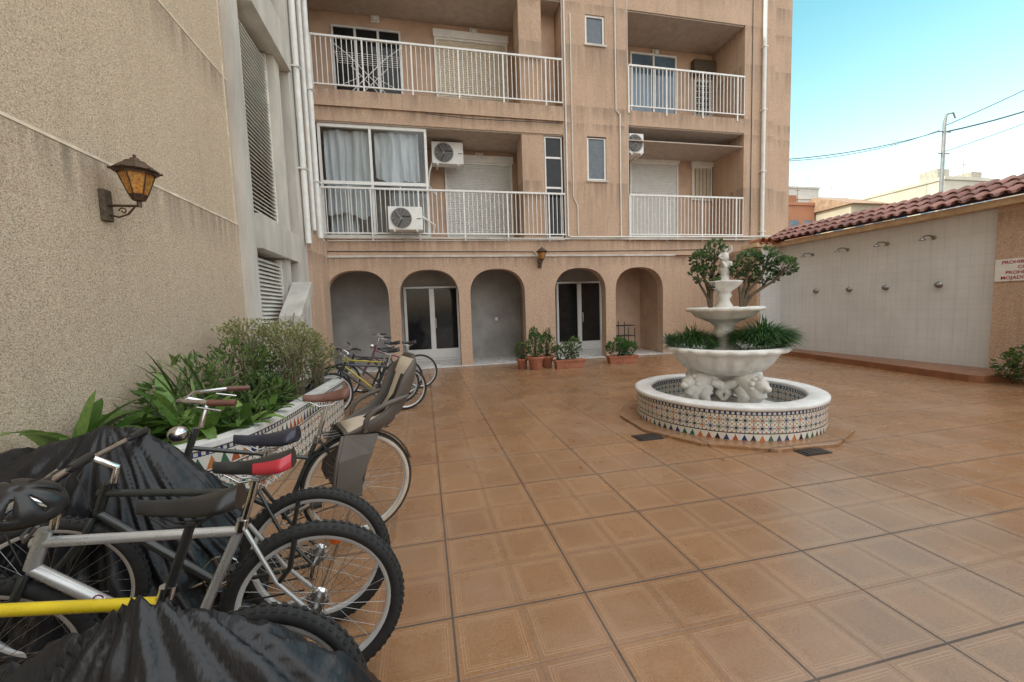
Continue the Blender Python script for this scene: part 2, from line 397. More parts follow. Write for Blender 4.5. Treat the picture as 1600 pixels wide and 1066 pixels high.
def shutter(x0,x1,z0,z1,y,mat,par=BLD,nm='roller_shutter'):
    b=B(); frame(b,x0-.05,x1+.05,z0,z1+.05,y,.05,.06,0)
    b.box(x0-.08,x1+.08,y-.10,y-.003,z1+.05,z1+.25,0)
    z=z0+.05
    while z<z1-.02:
        zz=min(z+.048,z1); b.add([(x0,y-.02,z),(x1,y-.02,z),(x1,y-.032,z+.012),(x0,y-.032,z+.012),(x1,y-.032,zz-.012),(x0,y-.032,zz-.012),(x1,y-.02,zz),(x0,y-.02,zz)],[(0,1,2,3),(3,2,4,5),(5,4,6,7)],1); z+=.05
    b.build(nm,[WHITE,mat],par)
def win(x0,x1,z0,z1,y,gl,fr=None,n=2,par=BLD,nm='window',w=.05):
    b=B(); frame(b,x0,x1,z0,z1,y,w,.05,0)
    for i in range(1,n):
        x=x0+(x1-x0)*i/n; b.box(x-w*.6,x+w*.6,y-.045,y,z0+w,z1-w,0)
    b.box(x0+.01,x1-.01,y-.02,y-.012,z0+.01,z1-.01,1)
    b.build(nm,[fr or ALU,gl],par)
BY=12.2
win(-2.05,-.25,6.92,9.25,BY-.003,DGL,ALU,3); 
shutter(.72,2.72,6.92,9.15,BY-.003,SHUT)
shutter(.85,2.75,3.45,5.75,BY-.003,SHUTW)
b=B(); gy=FY+.10
for x in (-2.27,-1.09,.26): b.box(x-.03,x+.03,gy-.03,gy+.03,3.42,6.13)
b.box(-2.27,.26,gy-.035,gy+.035,6.06,6.135); b.box(-2.27,.26,gy-.035,gy+.035,4.70,4.78); b.box(-2.27,.26,gy-.035,gy+.035,3.42,3.47)
for x in (-1.68,-.42,): b.box(x-.012,x+.012,gy-.02,gy+.02,3.47,4.70)
b.box(.23,.29,gy,BY,3.42,3.5); b.box(.23,.29,gy+.6,gy+.66,3.5,6.13); b.box(.23,.29,gy+.03,BY-.01,6.06,6.13);b.box(.23,.29,gy+.03,BY-.01,4.7,4.78)
b.build('gallery_frame',WHITE,BLD)
b=B(); b.box(-2.25,-1.1,gy-.004,gy+.004,3.47,6.07); b.box(-1.07,.24,gy-.004,gy+.004,3.47,6.07); b.box(.255,.262,gy+.04,BY-.02,3.5,6.06); b.build('gallery_glass',GLASS,BLD)
def curtain(x0,x1,z0,z1,y,nm,amp=.035,k=11):
    b=B(); n=160; r=12; vs=[];fs=[]
    for j in range(r+1):
        for i in range(n+1):
            x=x0+(x1-x0)*i/n; t=j/r
            ph=k*(x-x0)*3.0+3.2*noise.noise(Vector((x*2,t*.7,3)))
            yy=y+amp*math.sin(ph)*(.5+.5*t)+.09*noise.noise(Vector((x*4,t*1.3,9)))
            vs.append((x+.03*noise.noise(Vector((x*4,t*2,1))),yy,z1+(z0-z1)*t+(.25*noise.noise(Vector((x*2.5,2,5)))*t)))
    for j in range(r):
        for i in range(n): fs.append((j*(n+1)+i,j*(n+1)+i+1,(j+1)*(n+1)+i+1,(j+1)*(n+1)+i))
    b.add(vs,fs,0,True); b.build(nm,CURT,BLD)
curtain(-2.2,-1.12,4.0,6.05,gy+.16,'curtain',.055); curtain(-1.0,.08,4.85,6.05,gy+.16,'curtain_short',.06,9); curtain(-2.2,-1.5,3.5,4.7,gy+.34,'curtain_low',.06)
b=B(); b.box(-2.5,.2,12.15,12.199,3.41,6.12); b.build('gallery_back_wall',GREY,BLD)
b=B(); frame(b,3.43,3.93,3.42,6.13,FY+.12,.035,.05,0); b.box(3.43,3.93,FY+.08,FY+.12,4.75,4.80,0); b.box(3.43,3.93,FY+.08,FY+.12,5.55,5.6,0); b.box(3.45,3.91,FY+.10,FY+.11,3.45,6.1,1); b.build('side_window',[WHITE,DGL],BLD)
b=B(); b.box(3.5,3.96,FY+.55,FY+.6,6.9,9.6,0); b.build('side_panel',PLAST,BLD)
for z0,z1 in ((4.99,6.17),(8.59,9.35)):
    win(4.643,5.207,z0,z1,FY+.08,FROST,WHITE,1,nm='small_window'); b=B(); b.box(4.60,5.25,FY-.04,FY,z0-.05,z0); b.build('window_sill',CONC,BLD)
win(6.72,8.35,7.0,9.40,BY-.003,BGL,WHITE,2); win(8.99,9.66,7.2,8.75,BY-.003,DGL,WHITE,2)
b=B()
for i in range(6):
    x=9.0+i*.13; b.box(x-.008,x+.008,BY-.12,BY-.104,7.2,8.75)
for j in range(9):
    z=7.25+j*.18; b.box(8.98,9.67,BY-.12,BY-.108,z,z+.015)
    for i in range(5):
        b.tube([(9.065+i*.13+.05*math.cos(a),BY-.112,z+.09+.05*math.sin(a)) for a in [k*math.pi/4 for k in range(8)]],.006,4,closed=True)
b.build('window_grille',WHITE,BLD)
b=B(); b.box(8.9,9.69,BY-.2,BY-.003,8.85,9.3,0); b.build('shutter_box',RUST,BLD)
shutter(6.72,8.35,3.45,6.0,BY-.003,SHUTW); shutter(8.98,9.62,4.9,5.95,BY-.003,SHUT,nm='roller_shutter_small')
b=B()
for i in range(5): b.box(9.0+i*.14,9.012+i*.14,BY-.12,BY-.108,4.8,5.9)
b.build('window_bars',RUST,BLD)
def door(x0,x1,z1):
    b=B(); y=BY-.003; frame(b,x0,x1,.04,z1,y,.05,.07,0); mid=(x0+x1)/2
    b.box(mid-.05,mid+.05,y-.06,y,.1,z1-.06,0)
    for a,c in ((x0+.05,mid-.05),(mid+.05,x1-.05)):
        b.box(a,c,y-.05,y-.01,.1,.38,0); b.box(a,c,y-.03,y-.02,.38,z1-.06,1)
        b.box(a,a+.02,y-.05,y-.01,.38,z1-.06,0); b.box(c-.02,c,y-.05,y-.01,.38,z1-.06,0)
    b.tube([(mid+.09,y-.09,1.0),(mid+.09,y-.11,1.05),(mid+.09,y-.11,1.25),(mid+.09,y-.09,1.3)],.012,6,0)
    b.build('entrance_door',[ALU,DGL],BLD)
door(-.54,1.05,2.22); door(4.1,5.63,2.28)
b=B(); b.box(2.13,2.21,12.17,12.199,1.15,1.25); b.build('doorbell_panel',WHITE,BLD)
b=B()
b.tube([(10.32,FY-.08,13.9),(10.32,FY-.08,3.2)],.055,12)
for z in (3.6,5.4,7.2,9.0): b.box(10.25,10.39,FY-.145,FY,z,z+.03)
b.tube([(4.02,FY-.04,13),(4.02,FY-.04,3.46),(4.1,FY-.06,3.42),(9.9,FY-.06,3.46)],.022,8)
b.tube([(5.5,FY-.03,13),(5.5,FY-.03,6.9),(5.62,FY-.03,6.8),(5.62,FY-.03,3.45)],.018,8)
b.tube([(4.2,FY-.03,9.3),(4.2,FY-.03,4.5),(4.32,FY-.03,4.3),(4.32,FY-.03,3.5)],.014,6)
b.tube([(9.9,FY-.06,3.46),(10.5,FY-.4,3.40),(10.5,9.7,3.38)],.03,8)
b.build('pipes',PVC,BLD)
b=B(); b.box(5.8,9.75,FY-.10,FY-.052,3.35,3.385); b.tube([(-2.2,FY-.07,3.3),(1.5,FY-.07,3.32),(3.9,FY-.07,3.34)],.012,6); b.build('cable_run',CONC,BLD)
b=B()
b.tube([(.3,FY-.065,6.45),(1.4,FY-.06,6.40),(3.9,FY-.06,6.44)],.010,5); b.tube([(9.95,FY-.02,13),(9.95,FY-.02,3.5)],.010,5); b.tube([(-2.25,FY-.012,3.05),(3.0,FY-.012,3.03),(3.12,FY-.03,2.9)],.009,5); b.tube([(3.18,FY-.012,3.03),(7.2,FY-.012,3.06),(9.1,FY-.012,3.1)],.009,5)
b.build('black_cables',BLACK,BLD)
for x,z in ((1.83,6.0),(7.6,6.35),(1.8,9.45),(7.6,9.45),(-.9,9.5)):
    b=B(); b.box(x-.11,x+.11,BY-.06,BY-.003,z-.09,z+.09,0); b.sphere((x,BY-.08,z),(.085,.06,.075),1); b.build('bulkhead_light',[WHITE,SHUTW],BLD)
RK=parent('drying_rack',(-1.05,FY+.22,6.9)); b=B()
for s in (-.45,.45):
    b.tube([(s*1,-.0,0.05),(-s*1,0,.95)],.012,6); b.tube([(s*1,.45,0.05),(-s*1,.45,.95)],.012,6)
for y in [i*.09 for i in range(6)]: b.tube([(-.75,y,1.0),(.75,y,1.0)],.005,5)
b.tube([(-.75,0,1),(-.75,.45,1)],.01,6); b.tube([(.75,0,1),(.75,.45,1)],.01,6)
for s in (-1,1):
    b.tube([(s*.45,0,.95),(s*.85,0,1.25)],.008,6); 
    for t in (.3,.6,.9): b.tube([(s*(.45+.4*t),0,.95+.3*t),(s*(.45+.4*t),.45,.95+.3*t)],.005,5)
    b.tube([(s*.1,0,.5),(s*.7,0,.2)],.008,6)
b.build('rack_frame',WHITE,RK)
def ac(name,x,z,y,w=.82,h=.56,d=.3,rot=0):
    P=parent(name,(x,y,z),(0,0,rot)); b=B(); b.box(-w/2,w/2,-d/2,d/2,-h/2,h/2); b.build('casing',WHITE,P,.015)
    b=B(); cx=-w*.12; R=h*.42
    b.lathe([(0,0),(R,0),(R,.004),(0,.004)],(cx,-d/2-.006,0),32,0,False,axis='y')
    b.lathe([(R,.0),(R+.02,-.012),(R+.02,0)],(cx,-d/2-.003,0),32,1,axis='y')
    for i in range(1,10):
        r=R*i/10; b.tube([(cx+r*math.cos(a),-d/2-.014,r*math.sin(a)) for a in [k*math.pi/12 for k in range(24)]],.004,4,1,closed=True)
    for k in range(12):
        a=k*math.pi/6; b.tube([(cx,-d/2-.016,0),(cx+R*math.cos(a),-d/2-.016,R*math.sin(a))],.0025,4,1)
    for k in range(3):
        a=k*2*math.pi/3; Mx=Matrix.Translation((cx+.5*R*math.cos(a),-d/2-.007,.5*R*math.sin(a)))@Matrix.Rotation(-a,4,'Y')@Matrix.Rotation(.5,4,'X'); b.obox(Mx,R*.42,.002,R*.25,2)
    b.box(w/2-.14,w/2-.03,-d/2-.004,-d/2,-.02,.0,2)
    b.build('fan_grille',[BLACK,simple('grille_grey',(.45,.45,.43),.5),simple('fan_blade',(.08,.08,.08),.5)],P)
    b=B()
    for s in (-1,1): b.box(s*w*.33-.02,s*w*.33+.02,-d/2,d/2+.12,-h/2-.04,-h/2)
    b.build('bracket',WHITE,P)
ac('air_conditioner',-.32,3.80,FY-.22); ac('air_conditioner',.85,6.05-.28,FY+.75,.85,.58); ac('air_conditioner',6.2,6.1,FY+.35,.45,.55,.5)
b=B(); b.tube([(.1,FY-.1,3.9),(.4,FY-.1,3.7),(.35,FY+.05,3.5)],.02,8); b.tube([(.45,FY+.7,5.6),(.35,FY+.7,5.3),(.3,FY+.6,4.9),(.5,FY+.8,4.7)],.02,8); b.build('ac_hoses',PVC,BLD)
# ---------------------------------------------------------------- side wing (left)
LW=parent('side_wing_building')
b=B(); b.box(-3.0,-2.6,-22,6.76,0,19); b.box(-12,-3.0,-22,20,0,19)
b.build('side_wall',WALL2,LW)
b=B()
for z in (2.865,4.90,6.95): b.box(-2.6,-2.594,-10,6.76,z-.012,z+.012)
for y in (-1.2,6.70-.02): b.box(-2.5995,-2.5935,y-.012,y+.012,2.88,4.888); b.box(-2.5995,-2.5935,y-.012,y+.012,4.912,12)
b.build('panel_joints',simple('joint_mortar',(.70,.59,.46),.9,var=.25),LW)
b=B()
b.box(-3.0,-2.5,6.763,7.12,0,19)
b.box(-3.0,-2.42,7.123,9.0,2.58,3.12); b.box(-3.0,-2.30,7.123,9.0,6.25,6.9); b.box(-3,-2.42,7.123,9.0,0,1.3)
b.box(-3.0,-2.45,8.45,8.75,3.123,6.247); b.box(-3.0,-2.5,8.45,8.75,1.303,2.577)
b.box(-3.0,-2.36,9.0,9.45,0,19); b.box(-3.0,-2.5,9.453,10.0,3.3,19)
b.build('concrete_frame',CONC,LW)
b=B(); b.box(-3.0,-2.28,9.453,10.0,0,3.297); b.box(-3.0,-2.22,10.003,10.69,0,3.25); b.box(-3.0,-2.36,10.003,10.8,3.253,19); b.build('corner_piers',WALL,LW)
b=B()
for z0,z1 in ((1.33,2.55),(3.15,6.22),(6.93,9.5)):
    b.box(-2.80,-2.78,7.13,8.44,z0,z1,1)
    b.box(-2.66,-2.56,7.13,7.19,z0,z1); b.box(-2.66,-2.56,8.38,8.44,z0,z1)
    z=z0+.03
    while z<z1-.05:
        Mx=Matrix.Translation((-2.60,7.785,z))@Matrix.Rotation(.7,4,'Y'); b.obox(Mx,.045,.6,.006,0); z+=.068
b.build('louvre_shutters',[simple('louvre_paint',(.72,.70,.64),.5),simple('louvre_dark',(.22,.21,.19),.8)],LW)
b=B()
b.tube([(-2.28,9.3,19),(-2.28,9.3,3.0)],.06,12); b.tube([(-2.24,10.15,19),(-2.24,10.15,3.25)],.065,12); b.tube([(-2.26,9.75,19),(-2.26,9.75,3.35)],.05,12)
for z in (4.5,6.5,8.5):
    b.box(-2.36,-2.2,9.22,9.38,z,z+.03); b.box(-2.36,-2.16,10.07,10.23,z,z+.03)
b.build('rain_pipes',PVC,LW)
b=B(); b.add([(-2.45,7.7,1.25),(-2.45,8.6,1.95),(-2.45,8.6,2.15),(-2.45,7.7,1.5),(-2.1,7.7,1.25),(-2.1,8.6,1.95),(-2.1,8.6,2.15),(-2.1,7.7,1.5)],[(0,1,2,3),(4,7,6,5),(0,4,5,1),(3,2,6,7),(0,3,7,4),(1,5,6,2)]); b.build('stair_parapet',CONC,LW)
# ---------------------------------------------------------------- lantern
def lantern(name,loc,rot,s=1.0):
    P=parent(name,loc,(0,0,rot)); P.scale=(s,s,s)
    b=B(); b.box(-.055,.055,-.05,0,-.17,.13,0); b.build('back_plate',RUST,P,.01)
    b=B()
    b.tube([(0,-.04,-.02),(0,-.30,-.02)],.012,8)
    b.tube([(0,-.05,-.11),(0,-.12,-.13),(0,-.2,-.10),(0,-.26,-.03)],.009,8)
    sp=[(0,-.16+.035*math.cos(a)*(1-a/9),-.07+.035*math.sin(a)*(1-a/9)) for a in [k*.5 for k in range(14)]]; b.tube(sp,.006,6)
    b.tube([(0,-.30,-.03),(0,-.30,.05)],.02,8)
    b.lathe([(0,-.02),(.05,-.01),(.075,.045),(.07,.05)],(0,-.30,.04),6,smooth=False)
    b.lathe([(.15,.235),(.155,.25),(.19,.265),(.13,.315),(.09,.345),(.085,.355),(.04,.375),(.035,.39),(.012,.40),(.015,.42),(0,.43)],(0,-.30,.04),12,smooth=False)
    for k in range(6):
        a=k*math.pi/3; b.tube([(.072*math.cos(a),-.30+.072*math.sin(a),.085),(.142*math.cos(a),-.30+.142*math.sin(a),.29)],.006,5)
        b.sphere((.19*math.cos(a),-.30+.19*math.sin(a),.31),.013,seg=6,rings=4)
    b.build('iron_frame',simple('aged_bronze',(.09,.055,.035),.5,metal=.5,var=.4,vs=20),P)
    b=B(); b.lathe([(.068,.04),(.137,.245)],(0,-.30,.04),6,smooth=False); b.build('amber_panes',AMBER,P)
lantern('wall_lantern',(-2.6,4.14,2.50),math.pi/2,.88)
lantern('wall_lantern',(3.15,10.7,2.72),0,.85)
# ---------------------------------------------------------------- shower wall (right)
RW=parent('shower_wall')
b=B(); b.box(10.0,10.25,5.22,9.9,.12,2.98); b.box(9.32,10.0,9.7,9.95,.12,2.98); b.build('tiled_face',WTILE,RW)
b=B(); b.box(9.9,10.3,-14,5.217,0,3.0); b.box(9.2,9.317,9.7,10.9,0,2.98); b.box(9.3,10.3,9.96,10.79,0,2.98);b.box(10.25,10.6,-14,10.79,0,2.95); b.build('rendered_wall',WALL,RW)
b=B(); b.box(9.78,10.3,-14,10.0,2.985,3.10); b.box(9.1,9.78,9.6,10.2,2.985,3.10); b.build('eaves_fascia',simple('cream_fascia',(.66,.50,.33),.85,var=.18),RW)
b=B()
vs=[(9.995,9.695),(9.55,9.695),(8.95,4.95),(9.02,4.80),(9.895,4.70),(9.895,5.2),(9.995,5.2)]
n=len(vs); b.add([(x,y,0.0) for x,y in vs]+[(x,y,.13) for x,y in vs],[tuple(range(n,2*n))]+[(i,(i+1)%n,(i+1)%n+n,i+n) for i in range(n)])
b.build('tiled_plinth',simple('brown_tile',(.25,.11,.055),.35,var=.25,vs=4),RW,.01)
def rooftiles(y0,y1,xe,xr,ze,zr,par,nm,rows=2):
    b=B(); y=y0
    while y<y1:
        for r in range(rows):
            t0=r/rows; t1=(r+1)/rows+.08
            xa=xe+(xr-xe)*t0; xb=xe+(xr-xe)*t1; za=ze+(zr-ze)*t0+.02*r+random.uniform(-.006,.006); zb=ze+(zr-ze)*t1+.02*r-.01
            sh=random.random()
            for (rr,up,yy) in ((.085,1,y+random.uniform(-.01,.01)),(.08,-1,y+.105)):
                vs=[];fs=[];seg=8
                for (x,z,q) in ((xa+random.uniform(-.012,.012),za,rr),(xb,zb,rr*.88)):
                    for inner in (0,.014):
                        for i in range(seg+1):
                            th=math.pi*i/seg; vs.append((x,yy+(q-inner)*math.cos(th),z+up*(q-inner)*math.sin(th)*.8+(.05 if up<0 else 0)))
                S=seg+1
                for i in range(seg):
                    fs+= [(i,i+1,2*S+i+1,2*S+i),(S+i,3*S+i,3*S+i+1,S+i+1),(i,S+i,S+i+1,i+1)]
                b.add(vs,fs,0,False,sh if up>0 else sh*.6)
        y+=.21
    m,nt,p=newmat('roof_tile_clay'); a=nt.nodes.new('ShaderNodeAttribute'); a.attribute_name='shade'
    c=mix(nt,a.outputs['Fac'],(.19,.075,.06),(.41,.19,.15)); c=mix(nt,mr(nt,nz(nt,12,5),.42,.7,0,.7),c,(.16,.12,.10)); L(nt,c,p.inputs['Base Color']); p.inputs['Roughness'].default_value=.75
    b.build(nm,m,par)
rooftiles(-13.9,10.0,9.62,10.5,3.14,3.50,RW,'roof_tiles',3)
b=B(); b.add([(9.7,-14,3.105),(10.55,-14,3.44),(10.55,10.1,3.44),(9.7,10.1,3.105)],[(0,1,2,3)]); b.build('roof_underlay',TERRA,RW)
b=B(); b.M=Matrix.Translation((9.15,9.55,3.13)); 
for i in range(4):
    b.lathe([(.085,0),(.075,.45)],(.08+i*.2,-.03,0),10,0,axis='y')
b.build('end_tiles',TERRA,RW)
DCH=simple('dull_chrome',(.30,.30,.29),.35,metal=.9)
for yy,zz,ty in ((8.74,2.66,8.61),(7.85,2.66,7.77),(7.0,2.66,6.99),(6.17,2.65,6.05)):
    P=parent('shower_head',(10.0,yy,zz)); b=B()
    b.tube([(0,0,-.02),(-.12,0,.02),(-.26,0,.01),(-.31,0,-.03)],.014,8); b.lathe([(.014,0),(.055,-.035),(.057,-.05),(0,-.05)],(-.31,0,-.03),12); b.lathe([(.045,-.005),(.04,-.014),(0,-.014)],(0,0,-.02),12,axis='x')
    b.build('shower_arm',DCH,P)
    P=parent('shower_tap',(10.0,ty,1.69)); b=B(); b.lathe([(.065,-.003),(.06,-.015),(.035,-.02),(.03,-.05),(.045,-.055),(.045,-.07),(0,-.075)],(0,0,0),14,axis='x'); b.build('push_button',DCH,P)
P=parent('shower_rules_sign',(9.895,4.70,1.88)); b=B(); b.box(-.012,0,-.5,.5,-.19,.19); b.build('panel',WHITE,P)
RED=simple('red_lettering',(.40,.02,.03),.5)
for i,t in enumerate(('PROHIBIDO DUCHARSE','CON JABÓN','PROHIBIDO ENTRAR','MOJADO AL ASCENSOR')):
    c=bpy.data.curves.new('sign_text','FONT'); c.body=t; c.size=.078; c.align_x='CENTER'; c.align_y='CENTER'; c.extrude=.001; c.offset=.001; c.materials.append(RED)
    o=bpy.data.objects.new('sign_text',c); COL.objects.link(o); o.parent=P; o.location=(-.015,0,.13-.088*i); o.rotation_euler=(math.pi/2,0,-math.pi/2)
# ---------------------------------------------------------------- fountain
FX,FYc=3.76,4.48
FO=parent('fountain',(FX,FYc,0))
b=B(); b.lathe([(0,.035),(1.30,.035),(1.32,.03),(1.32,0.001)],seg=12,smooth=False,a0=.2); b.build('plinth',FLOOR,FO)
b=B(); b.lathe([(1.08,.0),(1.08,.36)],(0,0,.0),96,0,uvlen=.085*80); 
b.lathe([(.90,.12),(.90,.36)],(0,0,0),96,0,uvlen=.085*66); b.build('mosaic_ring',MOS_F,FO)
b=B(); b.lathe([(1.082,.345),(1.10,.352),(1.10,.385),(1.08,.395),(.90,.395),(.885,.385),(.885,.352),(.90,.345)],seg=96); b.build('rim',simple('white_rim',(.70,.69,.67),.5,var=.18,vs=5,bs=.3),FO)
b=B(); b.lathe([(0,.13),(.91,.13)],seg=48); b.build('basin_floor',WATER,FO)
b=B()
b.lathe([(.62,.13),(.62,.19),(.58,.20),(0,.20)],seg=8,smooth=False,a0=.39)
b.lathe([(.0,.18),(.24,.19),(.22,.24),(.12,.28),(.11,.40),(.14,.48),(.22,.55),(.3,.58)],seg=24)
def scal(th,i): return (1+.05*abs(math.sin(10*th))*(1 if 2<i<9 else 0))*.91
b.lathe([(.0,.54),(.20,.555),(.38,.60),(.50,.66),(.58,.74),(.63,.82),(.66,.86),(.74,.88),(.77,.90),(.775,.93),(.75,.945),(.68,.94),(.60,.90),(0,.86)],seg=120,mod=scal)
b.lathe([(.30,.86),(.20,.90),(.14,.96),(.11,1.03),(.15,1.08),(.12,1.12),(.10,1.18),(.16,1.24),(.24,1.27)],seg=48,mod=lambda th,i:1+.06*abs(math.sin(6*th)))
b.lathe([(.0,1.24),(.22,1.26),(.36,1.31),(.41,1.37),(.48,1.385),(.50,1.40),(.50,1.42),(.47,1.43),(.38,1.41),(0,1.38)],seg=96,mod=lambda th,i:(1+.04*abs(math.sin(9*th))*(1 if 1<i<5 else 0))*.91)
b.lathe([(.16,1.38),(.10,1.44),(.06,1.52),(.09,1.58),(.07,1.62),(.15,1.68),(.19,1.73),(.20,1.75),(.17,1.76),(.06,1.77),(.05,1.84),(.08,1.90),(.05,1.95),(.06,2.0)],seg=48,mod=lambda th,i:1+.08*abs(math.sin(5*th))*(1 if 4<i<9 else 0))
b.build('bowls_and_stem',FOUNT,FO)
b=B()
b.sphere((0,0,2.06),(.055,.045,.07)); b.sphere((0,0,2.155),(.038,.038,.042)); b.tube([(-.05,0,2.10),(-.10,-.02,2.06),(-.07,-.05,2.03)],.015,8); b.tube([(.05,0,2.10),(.09,-.02,2.15),(.07,-.02,2.20)],.014,8); b.tube([(-.03,0,2.0),(-.05,-.05,1.97),(-.04,-.06,1.93)],.022,8); b.tube([(.03,0,2.0),(.05,-.05,1.98),(.05,-.05,1.92)],.022,8)
b.build('finial_figure',FOUNT,FO)
for k in range(4):
    a=k*math.pi/2+math.radians(-90-39+45)
    b=B(); b.M=Matrix.Rotation(a,4,'Z')
    b.tube([(.10,0,.50),(.26,0,.52),(.40,0,.50),(.50,0,.42),(.54,0,.34)],[.09,.12,.13,.10,.075],12)
    b.tube([(.44,0,.46),(.50,0,.36),(.46,0,.28),(.52,0,.22),(.60,0,.215)],[.12,.10,.06,.055,.045],12)
    for s in (-1,1):
        b.tube([(.34,s*.07,.44),(.42,s*.10,.34),(.36,s*.10,.26),(.44,s*.10,.215),(.52,s*.10,.21)],[.08,.075,.05,.045,.04],10)
        b.tube([(.30,s*.10,.50),(.20,s*.17,.46),(.12,s*.20,.36),(.16,s*.17,.27)],[.05,.06,.05,.02],8)
        b.sphere((.60,s*.025,.22),(.035,.02,.025))
    b.sphere((.55,0,.50),(.085,.08,.085),jit=.3); b.sphere((.62,0,.475),(.05,.045,.04)); 
    for q in range(9):
        an=q*math.pi/4.5; b.sphere((.49,.085*math.cos(an),.49+.085*math.sin(an)),(.04,.035,.035),seg=8,rings=6)
    b.build('lion_support',FOUNT,FO)
# ---------------------------------------------------------------- foliage
def leaf(b,c,d,w,l,up,shade,fold=.25):
    d=d.normalized(); s=d.cross(up)
    if s.length<1e-3: s=Vector((1,0,0))
    s.normalize(); n=s.cross(d)
    p=[c,c+d*l*.35+s*w*.5+n*w*fold,c+d*l*.75+s*w*.38+n*w*fold*.5-n*l*.04,c+d*l-n*l*.12,c+d*l*.75-s*w*.38+n*w*fold*.5-n*l*.04,c+d*l*.35-s*w*.5+n*w*fold,c+d*l*.4]
    b.add(p,[(0,1,6),(1,2,3,6),(6,3,4,5),(0,6,5)],0,False,shade)
def rv(): 
    while 1:
        v=Vector((random.uniform(-1,1),random.uniform(-1,1),random.uniform(-1,1)))
        if .05<v.length<1: return v
def clump(b,c,r,n,size,asp=.45,up=.4,hole=-.18):
    c=Vector(c)
    for _ in range(n):
        v=rv(); q=v.length; v=v/q*(q**.5)
        p=c+Vector((v.x*r[0],v.y*r[1],v.z*r[2]))
        q=noise.noise(p*6)
        if q<hole: continue
        d=(v*.8+rv()*.8+Vector((0,0,up))); l=size*random.uniform(.6,1.3)
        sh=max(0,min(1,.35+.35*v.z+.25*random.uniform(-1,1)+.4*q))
        leaf(b,p,d,l*asp,l,rv(),sh)
def blade(b,base,d,l,w,droop,shade,n=6,mat=0):
    d=d.normalized(); s=d.cross(Vector((0,0,1))); 
    if s.length<.01: s=Vector((1,0,0))
    s.normalize(); vs=[];fs=[]
    p=Vector(base); dd=d.copy()
    for i in range(n+1):
        t=i/n; ww=w*(math.sin(math.pi*min(1,t*.85+.12))**.8)*.5 if i<n else .001
        vs+= [p-s*ww+Vector((0,0,ww*.3)),p.copy(),p+s*ww+Vector((0,0,ww*.3))]
        dd=(dd+Vector((0,0,-droop/n))).normalized(); p=p+dd*l/n
    for i in range(n):
        k=i*3; fs+= [(k,k+1,k+4,k+3),(k+1,k+2,k+5,k+4)]
    b.add(vs,fs,mat,True,shade)
def jade(px,py,tops):
    P=parent('jade_plant',(FX+px,FYc+py,1.40)); bt=B(); bl=B()
    for (x,y,z,r) in tops:
        bt.tube([(0,0,-.03),(x*.25,y*.25,z*.35),(x*.8,y*.8,z*.7),(x,y,z)],[.024,.019,.014,.009],7)
        for j in range(5):
            o=rv()*r*.8; bt.tube([(x*.8,y*.8,z*.75),(x+o.x,y+o.y,z+o.z*.7)],[.008,.004],5)
        c=Vector((x,y,z))
        for _ in range(int(330*(r/.14)**2)):
            v=rv(); v=v/v.length*(v.length**.6); p=c+Vector((v.x*r,v.y*r,v.z*r*.8)); 
            if noise.noise(p*11+Vector((px,0,0))*5)<-.10: continue
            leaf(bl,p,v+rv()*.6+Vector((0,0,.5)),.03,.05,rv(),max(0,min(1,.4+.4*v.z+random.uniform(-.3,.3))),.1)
    bt.build('branches',BARK,P); bl.build('leaves',LEAF3,P)
jade(-.13,.08,[(-.10,.05,.64,.13),(.05,.0,.76,.14),(-.16,.05,.46,.11),(.06,.08,.50,.11),(-.04,-.05,.34,.09)])
jade(.15,-.12,[(.10,.0,.60,.15),(.28,-.12,.62,.14),(.42,-.22,.50,.12),(.18,.05,.42,.12),(-.02,.05,.50,.11),(.34,-.05,.38,.11)])
def feathery(name,loc,r,n,mat,l=.12,w=.01):
    P=parent(name,loc); b=B()
    for _ in range(n):
        a=random.uniform(0,2*math.pi); q=math.sqrt(random.random()); base=Vector((math.cos(a)*q*r[0],math.sin(a)*q*r[1],random.uniform(-.3,.5)*r[2]*(1-q*.5)))
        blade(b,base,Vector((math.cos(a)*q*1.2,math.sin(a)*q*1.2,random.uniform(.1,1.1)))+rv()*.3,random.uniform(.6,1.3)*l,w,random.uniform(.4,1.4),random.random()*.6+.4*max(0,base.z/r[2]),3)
    b.build('fronds',mat,P)
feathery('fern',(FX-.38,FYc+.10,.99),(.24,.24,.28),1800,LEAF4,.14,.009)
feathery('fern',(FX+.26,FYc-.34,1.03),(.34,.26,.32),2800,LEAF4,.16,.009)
P=parent('agave',(FX-.60,FYc+.26,.95)); b=B()
for i in range(22):
    a=i*2.4; e=.25+.9*(i/22); blade(b,(0,0,0),Vector((math.cos(a)*math.cos(e),math.sin(a)*math.cos(e),math.sin(e))),.2,.035,.25,random.random(),5)
b.build('leaves',foliage_mat('agave_leaves',(.08,.16,.12),(.2,.32,.25)),P)
# ---------------------------------------------------------------- planter
PL=parent('tiled_planter')
def smoothpts(pts,n=10):
    out=[]
    P=[pts[0]]+pts+[pts[-1]]
    for i in range(1,len(P)-2):
        for k in range(n):
            t=k/n; a,b_,c,d=[Vector(P[i+j]) for j in (-1,0,1,2)]
            out.append(.5*((2*b_)+(c-a)*t+(2*a-5*b_+4*c-d)*t*t+(3*b_-a-3*c+d)*t**3))
    out.append(Vector(pts[-1])); return out
pp=smoothpts([(-2.595,3.12,0),(-2.2,3.16,0),(-1.78,3.30,0),(-1.52,3.60,0),(-1.38,4.15,0),(-1.29,5.2,0),(-1.21,6.25,0)],8)+[Vector((-1.25,6.38,0)),Vector((-1.45,6.46,0)),Vector((-2.595,6.5,0))]
def offs(pts,d):
    out=[]
    for i,p in enumerate(pts):
        t=(pts[min(i+1,len(pts)-1)]-pts[max(i-1,0)]).normalized(); out.append(p+Vector((-t.y,t.x,0))*d)
    return out
inn=offs(pp,.13)
